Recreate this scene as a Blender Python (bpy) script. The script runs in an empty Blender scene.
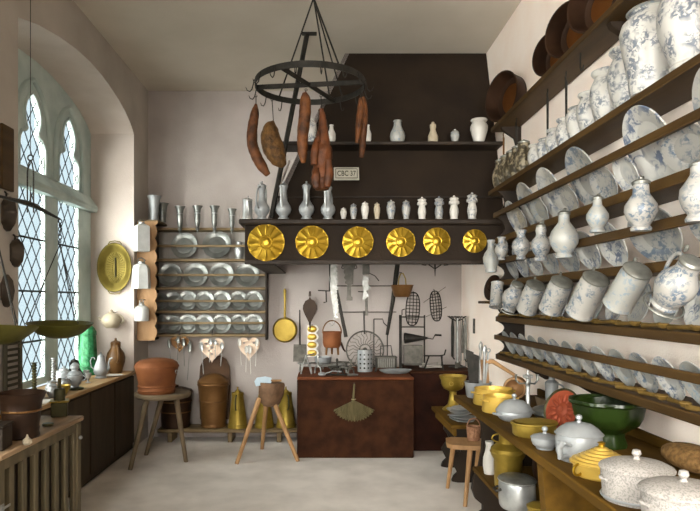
import bpy, bmesh, math, random
from mathutils import Vector, Matrix, Euler
PI = math.pi
R = math.radians
random.seed(7)
SC = bpy.context.scene
COL = SC.collection
# one calibrated pinhole camera: focal length 620 px, eye 1.5 m above the floor, level, looking along +Y
F, CX, HY, CH = 620.0, 322.0, 301.0, 1.5
XL, XR, YB, CEIL = -1.92, 1.54, 6.85, 3.82


def P(px, py, Y):
    return Vector(((px - CX) / F * Y, Y, CH + (HY - py) / F * Y))


def QX(px, Y):
    return (px - CX) / F * Y


def QZ(py, Y):
    return CH + (HY - py) / F * Y


# ------------------------------------------------------------------ materials
def lin(c):
    r = []
    for v in c[:3]:
        v /= 255.0
        r.append(v / 12.92 if v <= 0.04045 else ((v + 0.055) / 1.055) ** 2.4)
    return (r[0], r[1], r[2], 1.0)


def new_mat(name):
    m = bpy.data.materials.new(name)
    m.use_nodes = True
    nt = m.node_tree
    b = nt.nodes['Principled BSDF']
    return m, nt, b


def mat(name, c1, c2=None, scale=6.0, rough=0.6, metal=0.0, bump=0.0, bscale=60.0, stretch=None, detail=6.0,
        lo=0.35, hi=0.65, spec=0.25, coat=0.0, ior=None):
    m, nt, b = new_mat(name)
    N, Lk = nt.nodes, nt.links
    c2 = c2 or c1
    tc = N.new('ShaderNodeTexCoord')
    oi = N.new('ShaderNodeObjectInfo')
    mp = N.new('ShaderNodeMapping')
    if stretch:
        mp.inputs['Scale'].default_value = stretch
    Lk.new(tc.outputs['Object'], mp.inputs['Vector'])
    no = N.new('ShaderNodeTexNoise')
    no.noise_dimensions = '4D'
    no.inputs['Scale'].default_value = scale
    no.inputs['Detail'].default_value = detail
    mu = N.new('ShaderNodeMath')
    mu.operation = 'MULTIPLY'
    mu.inputs[1].default_value = 37.0
    Lk.new(oi.outputs['Random'], mu.inputs[0])
    Lk.new(mu.outputs[0], no.inputs['W'])
    Lk.new(mp.outputs['Vector'], no.inputs['Vector'])
    rp = N.new('ShaderNodeValToRGB')
    rp.color_ramp.elements[0].position = lo
    rp.color_ramp.elements[1].position = hi
    rp.color_ramp.elements[0].color = lin(c1)
    rp.color_ramp.elements[1].color = lin(c2)
    Lk.new(no.outputs['Fac'], rp.inputs['Fac'])
    Lk.new(rp.outputs['Color'], b.inputs['Base Color'])
    b.inputs['Roughness'].default_value = rough
    b.inputs['Metallic'].default_value = metal
    b.inputs['Specular IOR Level'].default_value = spec
    b.inputs['Coat Weight'].default_value = coat
    if bump:
        n2 = N.new('ShaderNodeTexNoise')
        n2.inputs['Scale'].default_value = bscale
        n2.inputs['Detail'].default_value = 4.0
        Lk.new(mp.outputs['Vector'], n2.inputs['Vector'])
        bp = N.new('ShaderNodeBump')
        bp.inputs['Strength'].default_value = bump
        bp.inputs['Distance'].default_value = 0.01
        Lk.new(n2.outputs['Fac'], bp.inputs['Height'])
        Lk.new(bp.outputs['Normal'], b.inputs['Normal'])
    return m


def delft(name, base, ink, scale, lo, hi, ring=False, rough=0.35):
    """white glaze painted with small blue-grey sprigs; ring adds a painted rim band"""
    m, nt, b = new_mat(name)
    N, Lk = nt.nodes, nt.links
    tc = N.new('ShaderNodeTexCoord')
    oi = N.new('ShaderNodeObjectInfo')
    mu = N.new('ShaderNodeMath'); mu.operation = 'MULTIPLY'; mu.inputs[1].default_value = 53.0
    Lk.new(oi.outputs['Random'], mu.inputs[0])
    no = N.new('ShaderNodeTexNoise'); no.noise_dimensions = '4D'
    no.inputs['Scale'].default_value = scale; no.inputs['Detail'].default_value = 3.5
    no.inputs['Distortion'].default_value = 0.9
    Lk.new(tc.outputs['Object'], no.inputs['Vector']); Lk.new(mu.outputs[0], no.inputs['W'])
    rp = N.new('ShaderNodeValToRGB')
    rp.color_ramp.elements[0].position = lo; rp.color_ramp.elements[1].position = hi
    rp.color_ramp.elements[0].color = (0, 0, 0, 1); rp.color_ramp.elements[1].color = (1, 1, 1, 1)
    Lk.new(no.outputs['Fac'], rp.inputs['Fac'])
    # broad mask so that painted patches alternate with bare glaze
    n2 = N.new('ShaderNodeTexNoise'); n2.noise_dimensions = '4D'
    n2.inputs['Scale'].default_value = scale * 0.32; n2.inputs['Detail'].default_value = 1.0
    Lk.new(tc.outputs['Object'], n2.inputs['Vector']); Lk.new(mu.outputs[0], n2.inputs['W'])
    r2 = N.new('ShaderNodeValToRGB')
    r2.color_ramp.elements[0].position = 0.40; r2.color_ramp.elements[1].position = 0.56
    Lk.new(n2.outputs['Fac'], r2.inputs['Fac'])
    ml = N.new('ShaderNodeMath'); ml.operation = 'MULTIPLY'
    Lk.new(rp.outputs['Color'], ml.inputs[0]); Lk.new(r2.outputs['Color'], ml.inputs[1])
    fac = ml.outputs[0]
    if ring:
        sx = N.new('ShaderNodeSeparateXYZ'); Lk.new(tc.outputs['Object'], sx.inputs[0])
        cx = N.new('ShaderNodeCombineXYZ'); Lk.new(sx.outputs['X'], cx.inputs['X']); Lk.new(sx.outputs['Y'], cx.inputs['Y'])
        ln = N.new('ShaderNodeVectorMath'); ln.operation = 'LENGTH'; Lk.new(cx.outputs[0], ln.inputs[0])
        ms = N.new('ShaderNodeMath'); ms.operation = 'MULTIPLY'; ms.inputs[1].default_value = 62.0
        Lk.new(ln.outputs['Value'], ms.inputs[0])
        sn = N.new('ShaderNodeMath'); sn.operation = 'SINE'; Lk.new(ms.outputs[0], sn.inputs[0])
        r3 = N.new('ShaderNodeMapRange'); r3.inputs['From Min'].default_value = 0.55; r3.inputs['From Max'].default_value = 1.0
        r3.inputs['To Max'].default_value = 0.45
        Lk.new(sn.outputs[0], r3.inputs['Value'])
        nm = N.new('ShaderNodeMath'); nm.operation = 'MULTIPLY'
        Lk.new(r3.outputs['Result'], nm.inputs[0]); Lk.new(no.outputs['Fac'], nm.inputs[1])
        mx = N.new('ShaderNodeMath'); mx.operation = 'MAXIMUM'
        Lk.new(fac, mx.inputs[0]); Lk.new(nm.outputs[0], mx.inputs[1])
        fac = mx.outputs[0]
    mix = N.new('ShaderNodeMix'); mix.data_type = 'RGBA'
    mix.inputs['A'].default_value = lin(base); mix.inputs['B'].default_value = lin(ink)
    Lk.new(fac, mix.inputs['Factor'])
    Lk.new(mix.outputs['Result'], b.inputs['Base Color'])
    b.inputs['Roughness'].default_value = rough
    return m


M = {}
M['plaster'] = mat('plaster', (166, 157, 150), (180, 171, 165), 2.2, 0.95, bump=0.25, bscale=90, spec=0.1)
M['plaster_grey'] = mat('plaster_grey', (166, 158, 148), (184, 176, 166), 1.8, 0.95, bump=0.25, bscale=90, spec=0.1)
M['ceiling'] = mat('ceiling', (192, 183, 167), (203, 194, 179), 1.5, 0.95, bump=0.2, bscale=70, spec=0.1)
M['recess'] = mat('recess_lit_limewash', (199, 186, 175), (210, 198, 188), 3.0, 0.95, bump=0.3, bscale=110, spec=0.1)  # paler than the wall: partly limewash, mostly light put into the colour
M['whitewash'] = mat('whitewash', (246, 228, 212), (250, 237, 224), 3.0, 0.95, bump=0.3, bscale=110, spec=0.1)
M['floor'] = mat('floor', (194, 187, 178), (219, 212, 203), 3.0, 0.9, bump=0.2, bscale=120, spec=0.15, detail=9)
M['stone'] = mat('window_stone', (168, 184, 180), (196, 208, 202), 4.0, 0.85, bump=0.2, bscale=80)
M['lead'] = mat('lead', (28, 32, 34), (41, 45, 46), 8, 0.6, 0.3)
M['wood'] = mat('shelf_wood', (56, 39, 15), (76, 55, 24), 5, 0.55, bump=0.15, bscale=60, stretch=(3, .35, 3))
M['wood_table'] = mat('table_wood', (72, 51, 14), (98, 71, 24), 4, 0.7, bump=0.12, bscale=50, stretch=(3, .3, 3), spec=0.1)
M['wood_dark'] = mat('dark_wood', (28, 21, 14), (44, 33, 22), 5, 0.6, bump=0.15, bscale=60, stretch=(1, 1, .3))
M['wood_hood'] = mat('hood_boards', (29, 21, 14), (41, 31, 21), 3, 0.8, bump=0.15, bscale=60, spec=0.2)
M['wood_seat'] = mat('window_seat_wood', (46, 37, 26), (63, 53, 38), 5, 0.6, bump=0.15, bscale=60, stretch=(2, 2, .4))
M['wood_top'] = mat('seat_top_wood', (150, 118, 78), (180, 146, 104), 5, 0.5, bump=0.1, bscale=60, stretch=(3, .4, 3))
M['wood_slat'] = mat('slat_wood', (84, 75, 56), (104, 93, 70), 5, 0.6, bump=0.1, bscale=60, stretch=(3, 3, .4))
M['board_worn'] = mat('worn_board', (132, 108, 82), (160, 134, 104), 5, 0.6, bump=.1, stretch=(3, .4, 3))
M['wood_pale'] = mat('pale_wood', (158, 122, 84), (176, 138, 98), 6, 0.6, bump=0.15, bscale=60, stretch=(3, 3, .4))
M['wood_chair'] = mat('chair_wood', (136, 102, 66), (168, 130, 88), 6, 0.6, bump=0.15, bscale=60, stretch=(2, .5, 1))
M['wood_stool'] = mat('stool_wood', (88, 75, 56), (114, 97, 75), 6, 0.65, bump=0.2, bscale=60, stretch=(.5, 2, 1))
M['wood_rack'] = mat('rack_wood', (101, 83, 56), (122, 103, 72), 6, 0.6, bump=0.15, bscale=60, stretch=(.3, 3, 3))
M['wood_grey'] = mat('grey_boards', (140, 134, 126), (158, 152, 144), 5, 0.8, bump=0.15, bscale=60, stretch=(4, 1, .2))
M['wood_spoon'] = mat('boxwood', (83, 64, 27), (112, 88, 42), 14, 0.55, bump=0.1)
M['block'] = mat('chopping_block', (90, 67, 48), (117, 90, 67), 14, 0.85, bump=0.5, bscale=60)
M['pink_wood'] = mat('pale_limewood', (206, 180, 156), (226, 204, 182), 16, 0.7)
M['iron'] = mat('iron', (35, 34, 30), (53, 50, 45), 20, 0.55, 0.5, bump=0.2)
M['iron_grey'] = mat('grey_iron', (75, 72, 66), (101, 98, 90), 25, 0.5, 0.5, bump=0.25)
M['steel'] = mat('bright_steel', (122, 122, 117), (158, 158, 153), 22, 0.4, 0.5, bump=0.1)
M['pewter'] = mat('pewter', (150, 152, 150), (186, 188, 185), 12, 0.36, 0.65, bump=0.05)
M['pewter_dark'] = mat('dark_pewter', (106, 108, 104), (138, 140, 135), 12, 0.34, 0.7, bump=0.05)
M['pewter_lid'] = mat('lid_pewter', (104, 104, 97), (138, 138, 130), 18, 0.4, 0.6, bump=0.1)
M['tin'] = mat('tinned_metal', (136, 139, 139), (160, 163, 163), 10, 0.42, 0.35, bump=0.05)
M['brass'] = mat('brass', (150, 118, 30), (184, 150, 52), 8, 0.32, 0.85, bump=0.08, bscale=30)
M['brass_dull'] = mat('dull_brass', (128, 106, 38), (162, 138, 62), 8, 0.45, 0.6, bump=0.1, bscale=40)
M['brass_green'] = mat('green_brass', (67, 63, 20), (88, 83, 32), 8, 0.5, 0.55, bump=0.1)
M['brass_pan'] = mat('yellow_brass', (193, 157, 64), (207, 174, 87), 6, 0.4, 0.45)
M['copper'] = mat('copper', (107, 63, 36), (133, 82, 48), 7, 0.55, 0.4, bump=0.08, bscale=30)
M['copper_dark'] = mat('dark_copper', (40, 27, 18), (62, 42, 28), 6, 0.5, 0.45, bump=0.1, bscale=30)
M['copper_mid'] = mat('aged_copper', (99, 68, 37), (121, 87, 49), 7, 0.45, 0.55, bump=0.1, bscale=30)
M['copper_red'] = mat('red_copper', (124, 54, 32), (146, 70, 44), 7, 0.5, 0.3)
M['copper_in'] = mat('bright_copper', (112, 70, 34), (136, 88, 46), 5, 0.3, 0.85)
M['bronze'] = mat('bronze', (58, 56, 36), (80, 76, 50), 10, 0.45, 0.5)
M['butt_back'] = mat('dark_stave_wood', (58, 40, 25), (82, 58, 38), 7, .6, .2)
M['mould_iron'] = mat('tarnished_mould', (52, 45, 38), (78, 68, 57), 9, .5, .4)
M['hearth'] = mat('hearth_brick', (40, 20, 9), (60, 34, 17), 8, 0.85, spec=0.12, bump=0.35, bscale=50, detail=10)
M['hearth_top'] = mat('hearth_tile', (84, 46, 26), (104, 60, 36), 8, 0.8, spec=0.12, bump=0.3, bscale=50)
M['hearth_dark'] = mat('hearth_dark_brick', (32, 15, 9), (46, 23, 13), 8, 0.85, spec=0.12, bump=0.3, bscale=50)
M['leather'] = mat('leather', (48, 34, 26), (62, 46, 32), 12, 0.6, bump=0.2)
M['sausage'] = mat('sausage_skin', (50, 27, 10), (105, 62, 29), 16, 0.6, bump=0.6, bscale=45)
M['ham'] = mat('smoked_ham', (40, 20, 8), (96, 53, 24), 13, 0.55, bump=0.8, bscale=30)
M['pouch'] = mat('stuffed_stomach', (56, 37, 14), (101, 70, 32), 26, 0.65, bump=0.8, bscale=70)
M['green'] = mat('green_glaze', (11, 22, 4), (31, 45, 13), 9, 0.3, coat=0.15, bump=0.15, bscale=18)
M['green_lt'] = mat('bright_green_glaze', (16, 84, 46), (58, 132, 84), 18, 0.4, bump=1.0, bscale=34)
M['brown_glaze'] = mat('brown_stoneware', (80, 56, 31), (105, 76, 44), 9, 0.35)
M['stoneware'] = mat('banded_stoneware', (59, 52, 38), (135, 124, 101), 30, 0.4, lo=.48, hi=.6)
M['cream'] = mat('cream_glaze', (161, 148, 125), (173, 162, 140), 12, 0.45, bump=0.15)
M['white'] = mat('white_glaze', (187, 183, 174), (198, 194, 186), 8, 0.35)
M['enamel'] = mat('speckled_enamel', (132, 128, 123), (162, 157, 150), 170, 0.5, lo=.40, hi=.52, detail=2)
M['wicker'] = mat('wicker', (128, 88, 63), (158, 119, 90), 60, 0.8, bump=0.8, bscale=90)
M['wicker_br'] = mat('brown_wicker', (96, 70, 36), (134, 102, 60), 60, 0.8, bump=0.8, bscale=90)
M['straw'] = mat('broom_straw', (73, 65, 40), (92, 84, 56), 40, 0.85, stretch=(1, 1, .2))
M['bamboo'] = mat('dried_reed', (120, 108, 80), (146, 132, 100), 20, 0.7)
M['cloth'] = mat('linen', (216, 210, 198), (230, 225, 214), 10, 0.9)
M['paper'] = mat('sign_paper', (176, 172, 156), (190, 186, 170), 20, 0.8)
M['ink'] = mat('sign_ink', (44, 42, 36), (56, 54, 46), 20, 0.8)
M['shutter'] = mat('shutter_wood', (58, 54, 42), (76, 70, 54), 8, 0.7)
M['tin_bright'] = mat('bright_tin', (186, 187, 183), (206, 207, 203), 12, 0.5, 0.2, bump=.05)
M['brass_old'] = mat('old_brass', (92, 80, 30), (118, 104, 46), 8, .45, .6, bump=.1)
M['blade'] = mat('cleaver_steel', (176, 196, 208), (200, 216, 224), 9, 0.4, 0.3)
M['delft'] = delft('delft', (152, 149, 142), (86, 99, 112), 62, 0.47, 0.56)
M['delft_jar'] = delft('delft_jar', (184, 181, 173), (98, 104, 112), 52, 0.44, 0.55)
M['delft_plate'] = delft('delft_plate', (180, 178, 171), (88, 99, 118), 50, 0.47, 0.56, ring=True)
M['delft_faint'] = delft('delft_faint', (148, 147, 140), (118, 131, 140), 55, 0.50, 0.6)

m, nt, b = new_mat('window_glass')
b.inputs['Base Color'].default_value = (0.86, 0.92, 0.94, 1)
b.inputs['Roughness'].default_value = 0.25
b.inputs['Alpha'].default_value = 1.0
tr = nt.nodes.new('ShaderNodeBsdfTransparent'); tr.inputs['Color'].default_value = (0.93, 0.96, 0.96, 1)
ms = nt.nodes.new('ShaderNodeMixShader'); ms.inputs['Fac'].default_value = 0.05
nt.links.new(tr.outputs[0], ms.inputs[1]); nt.links.new(b.outputs[0], ms.inputs[2])
nt.links.new(ms.outputs[0], nt.nodes['Material Output'].inputs['Surface'])
M['glass'] = m


# ------------------------------------------------------------------ mesh builder
def ident():
    return Matrix.Identity(4)


def TR(loc=(0, 0, 0), rot=(0, 0, 0), sc=(1, 1, 1)):
    return Matrix.LocRotScale(Vector(loc), Euler(rot), Vector(sc))


def align(p, q):
    """matrix whose +Z runs from p to q"""
    d = Vector(q) - Vector(p)
    return Matrix.Translation(Vector(p)) @ d.to_track_quat('Z', 'Y').to_matrix().to_4x4()


class MB:
    def __init__(s):
        s.v, s.f = [], []

    def add(s, vs, fs, m=None):
        b = len(s.v)
        s.v += [tuple((m @ Vector(v)) if m is not None else v) for v in vs]
        s.f += [tuple(b + i for i in f) for f in fs]
        return s

    def box(s, c, d, rot=(0, 0, 0), bev=0.004, m=None):
        bm = bmesh.new()
        bmesh.ops.create_cube(bm, size=1.0)
        for v in bm.verts:
            v.co = Vector((v.co.x * d[0], v.co.y * d[1], v.co.z * d[2]))
        bev = min(bev, 0.3 * min(d))
        if bev > 0:
            bmesh.ops.bevel(bm, geom=bm.edges[:], offset=bev, segments=1, affect='EDGES')
        bm.verts.index_update()
        vs = [v.co.copy() for v in bm.verts]
        fs = [[v.index for v in f.verts] for f in bm.faces]
        bm.free()
        t = TR(c, rot)
        return s.add(vs, fs, (m @ t) if m is not None else t)

    def bx(s, x0, x1, y0, y1, z0, z1, bev=0.004):
        return s.box(((x0 + x1) / 2, (y0 + y1) / 2, (z0 + z1) / 2), (abs(x1 - x0), abs(y1 - y0), abs(z1 - z0)), bev=bev)

    def lathe(s, prof, n=28, m=None, sx=1, sy=1, flute=0, fa=0.0):
        vs, fs = [], []
        rows = []
        for r, z in prof:
            if r < 1e-6:
                rows.append([len(vs)]); vs.append((0, 0, z))
            else:
                row = []
                for k in range(n):
                    a = 2 * PI * k / n
                    rr = r * (1 + fa * math.cos(flute * a)) if flute else r
                    row.append(len(vs)); vs.append((rr * math.cos(a) * sx, rr * math.sin(a) * sy, z))
                rows.append(row)
        for a, b in zip(rows, rows[1:]):
            if len(a) == 1 and len(b) == 1:
                continue
            for k in range(n):
                k2 = (k + 1) % n
                if len(a) == 1:
                    fs.append((a[0], b[k2], b[k]))
                elif len(b) == 1:
                    fs.append((a[k], a[k2], b[0]))
                else:
                    fs.append((a[k], a[k2], b[k2], b[k]))
        return s.add(vs, fs, m)

    def tube(s, pts, r, n=8, cap=True, m=None, flat=1.0):
        pts = [Vector(p) for p in pts]
        rs = r if isinstance(r, (list, tuple)) else [r] * len(pts)
        vs, fs = [], []
        up = None
        for i, p in enumerate(pts):
            t = (pts[min(i + 1, len(pts) - 1)] - pts[max(i - 1, 0)])
            if t.length < 1e-9:
                t = Vector((0, 0, 1))
            t.normalize()
            if up is None:
                up = Vector((0, 0, 1)) if abs(t.z) < 0.9 else Vector((0, 1, 0))
            a = t.cross(up)
            if a.length < 1e-4:
                a = t.orthogonal()
            a.normalize()
            b_ = a.cross(t).normalized()
            up = b_
            for k in range(n):
                g = 2 * PI * k / n
                vs.append(p + a * math.cos(g) * rs[i] + b_ * math.sin(g) * rs[i] * flat)
        for i in range(len(pts) - 1):
            for k in range(n):
                k2 = (k + 1) % n
                fs.append((i * n + k, i * n + k2, (i + 1) * n + k2, (i + 1) * n + k))
        if cap:
            fs.append(tuple(range(n - 1, -1, -1)))
            fs.append(tuple((len(pts) - 1) * n + k for k in range(n)))
        return s.add(vs, fs, m)

    def prism(s, poly, z0, z1, m=None):
        n = len(poly)
        vs = [(x, y, z0) for x, y in poly] + [(x, y, z1) for x, y in poly]
        fs = [tuple(range(n - 1, -1, -1)), tuple(range(n, 2 * n))]
        fs += [(i, (i + 1) % n, n + (i + 1) % n, n + i) for i in range(n)]
        return s.add(vs, fs, m)

    def ell(s, c, r, n=16, m=None, rot=(0, 0, 0)):
        k = n // 2
        prof = [(math.sin(PI * i / k), -math.cos(PI * i / k)) for i in range(k + 1)]
        prof[0] = (0, -1); prof[-1] = (0, 1)
        t = TR(c, rot, r)
        return s.lathe(prof, n, (m @ t) if m is not None else t)

    def torus(s, RR, r, n=32, k=8, m=None, sx=1, sy=1, a0=0, a1=2 * PI):
        closed = abs(a1 - a0 - 2 * PI) < 1e-6
        cnt = n if closed else n + 1
        pts = [(RR * math.cos(a0 + (a1 - a0) * i / n) * sx, RR * math.sin(a0 + (a1 - a0) * i / n) * sy, 0) for i in range(cnt)]
        if closed:
            pts += [pts[0], pts[1]]
        return s.tube(pts, r, k, cap=not closed, m=m)

    def mesh(s, name, material, sharp=38):
        me = bpy.data.meshes.new(name)
        me.from_pydata(s.v, [], s.f)
        bm = bmesh.new(); bm.from_mesh(me)
        bmesh.ops.recalc_face_normals(bm, faces=bm.faces[:])
        bm.to_mesh(me); bm.free()
        me.polygons.foreach_set('use_smooth', [True] * len(me.polygons))
        me.set_sharp_from_angle(angle=R(sharp))
        me.materials.append(M[material] if isinstance(material, str) else material)
        return me

    def build(s, name, material, parent=None, label=None, sharp=38):
        o = bpy.data.objects.new(name, s.mesh(name, material, sharp))
        COL.objects.link(o)
        if parent is not None:
            o.parent = parent
        if label:
            o['label'] = label
        return o


def tag(o, label, cat, group=None):
    o['label'] = label; o['category'] = cat
    if group:
        o['group'] = group
    return o


def thing(name, label, cat, loc=(0, 0, 0), rot=(0, 0, 0), group=None):
    o = bpy.data.objects.new(name, None)
    o.empty_display_size = 0.05
    COL.objects.link(o)
    o.location = loc; o.rotation_euler = rot
    return tag(o, label, cat, group)


def solo(name, mb, material, label, cat, loc=(0, 0, 0), rot=(0, 0, 0), group=None, sharp=38):
    o = mb.build(name, material, None, None, sharp)
    o.location = loc; o.rotation_euler = rot
    return tag(o, label, cat, group)


def dup(root, loc, rot=None, sc=None, label=None, group=None):
    """a copy of a thing with copies of its parts and sub-parts"""
    def rec(o, par):
        c = o.copy(); COL.objects.link(c)
        if par is not None:
            c.parent = par
        for ch in list(KIDS(o)):
            rec(ch, c)
        return c
    r = rec(root, None)
    r.location = loc
    if rot is not None:
        r.rotation_euler = rot
    if sc is not None:
        r.scale = sc if isinstance(sc, (tuple, list, Vector)) else (sc, sc, sc)
    if label:
        r['label'] = label
    if group:
        r['group'] = group
    return r


def KIDS(o):
    return o.children


def struct(name, mb, material, parent=None, sharp=38):
    o = mb.build(name, material, parent, None, sharp)
    if parent is None:
        o['kind'] = 'structure'
    return o


def cut_mesh(name, outer, holes, depth, material, bevel=0.0, mtx=None):
    """2D outline with holes, extruded symmetrically by depth along local Z"""
    cu = bpy.data.curves.new(name, 'CURVE')
    cu.dimensions = '2D'; cu.fill_mode = 'BOTH'
    cu.extrude = max(depth / 2 - bevel, 0.0005); cu.bevel_depth = bevel; cu.bevel_resolution = 1; cu.offset = -bevel
    for poly in [outer] + holes:
        sp = cu.splines.new('POLY')
        sp.points.add(len(poly) - 1)
        for p, (x, y) in zip(sp.points, poly):
            p.co = (x, y, 0, 1)
        sp.use_cyclic_u = True
    tmp = bpy.data.objects.new(name + '_tmp', cu)
    COL.objects.link(tmp)
    dg = bpy.context.evaluated_depsgraph_get()
    me = bpy.data.meshes.new_from_object(tmp.evaluated_get(dg))
    bpy.data.objects.remove(tmp); bpy.data.curves.remove(cu)
    me.name = name
    me.materials.clear(); me.materials.append(M[material])
    if mtx is not None:
        me.transform(mtx)
    bm = bmesh.new(); bm.from_mesh(me)
    bmesh.ops.remove_doubles(bm, verts=bm.verts[:], dist=1e-5)
    bmesh.ops.recalc_face_normals(bm, faces=bm.faces[:])
    bm.to_mesh(me); bm.free()
    me.set_sharp_from_angle(angle=R(30))
    return me


def mobj(name, me, parent=None):
    o = bpy.data.objects.new(name, me); COL.objects.link(o)
    if parent is not None:
        o.parent = parent
    return o


YZ = Matrix(((0, 0, 1, 0), (1, 0, 0, 0), (0, 1, 0, 0), (0, 0, 0, 1)))   # local (x,y,z) -> world (z, x, y): outline in the Y-Z plane
XZ = Matrix(((1, 0, 0, 0), (0, 0, 1, 0), (0, 1, 0, 0), (0, 0, 0, 1)))   # outline in the X-Z plane
ORD = ['first', 'second', 'third', 'fourth', 'fifth', 'sixth', 'seventh', 'eighth', 'ninth', 'tenth', 'eleventh', 'twelfth', 'thirteenth',
       'fourteenth', 'fifteenth', 'sixteenth', 'seventeenth', 'eighteenth']
# ------------------------------------------------------------------ the room
def arch(y0, y1, zb, zs, rise, n=20):
    # an old hand-built flat arch, springing a little lower at its far end
    s = (y1 - y0) / (6.33 - 3.916)
    prof = [(6.33, 3.205), (6.29, 3.235), (6.2, 3.288), (6.04, 3.352), (5.85, 3.402), (5.6, 3.446), (5.4, 3.47), (5.13, 3.482), (4.85, 3.470), (4.54, 3.432), (4.2, 3.370), (3.916, 3.292)]
    return [(y0, zb), (y1, zb)] + [(y0 + (a - 3.916) * s, b - (3.205 - zs)) for a, b in prof]


WY0, WY1, WSP, WRI = 3.916, 6.33, 3.205, 0.25
SHIFT2 = -3.62                                   # the neighbouring window, nearer than the picture's edge
holes = [arch(WY0, WY1, 0.0, WSP, WRI), arch(WY0 + SHIFT2, WY1 + SHIFT2, 0.0, WSP, WRI)]
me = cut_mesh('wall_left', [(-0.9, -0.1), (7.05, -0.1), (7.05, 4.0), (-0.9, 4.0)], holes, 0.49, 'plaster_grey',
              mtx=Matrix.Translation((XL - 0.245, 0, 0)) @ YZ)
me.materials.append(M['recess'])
for pl in me.polygons:                            # recess limewash made paler, mostly to carry the daylight falling there
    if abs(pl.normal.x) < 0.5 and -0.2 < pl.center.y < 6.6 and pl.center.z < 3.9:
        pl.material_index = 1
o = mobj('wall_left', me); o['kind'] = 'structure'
struct('wall_back', MB().bx(-2.6, 2.0, YB, YB + 0.2, -0.1, 4.0, 0), 'plaster')
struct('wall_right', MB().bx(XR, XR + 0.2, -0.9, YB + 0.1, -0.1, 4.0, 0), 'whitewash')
rear = cut_mesh('wall_rear', [(-2.6, -0.1), (2.0, -0.1), (2.0, 4.0), (-2.6, 4.0)], [[(-1.5, .9), (-.35, .9), (-.35, 3.2), (-1.5, 3.2)], [(.15, .9), (1.3, .9), (1.3, 3.2), (.15, 3.2)]], 0.3, 'plaster', mtx=Matrix.Translation((0, -1.05, 0)) @ XZ)  # openings invented in the unseen end wall to admit fill light
o = mobj('wall_rear', rear); o['kind'] = 'structure'
struct('floor', MB().bx(-2.6, 2.0, -0.9, YB + 0.2, -0.1, 0.0, 0), 'floor')
struct('ceiling', MB().bx(-2.6, 2.0, -0.9, YB + 0.2, CEIL, CEIL + 0.15, 0), 'ceiling')

# tracery windows: three leaded lights below a transom, three cusped heads above
LY = [(5.54, 6.00), (4.82, 5.28), (4.10, 4.56)]


def cusp(y0, y1, z0):
    """upper light: straight, drawn in at shoulders, then a narrow trefoil point"""
    c = (y0 + y1) / 2; h = (y1 - y0) / 2
    half = [(h, z0), (h, z0 + 0.17), (h * 0.97, z0 + 0.22), (h * 0.80, z0 + 0.265), (h * 0.50, z0 + 0.285), (h * 0.42, z0 + 0.30),
            (h * 0.52, z0 + 0.34), (h * 0.60, z0 + 0.39), (h * 0.60, z0 + 0.45), (h * 0.48, z0 + 0.52), (h * 0.27, z0 + 0.575), (0, z0 + 0.62)]
    return [(c + a, b) for a, b in half] + [(c - a, b) for a, b in half[-2::-1]]


wh = []
for y0, y1 in LY:
    wh.append([(y0, 0.86), (y1, 0.86), (y1, 2.40), (y0, 2.40)])
    wh.append(cusp(y0 + 0.02, y1 - 0.02, 2.57))
outer = arch(WY0 + .002, WY1 - .002, 0.80, WSP - .003, WRI)
fr = cut_mesh('window_frame', outer, wh, 0.036, 'stone', mtx=Matrix.Translation((-2.378, 0, 0)) @ YZ)


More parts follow.
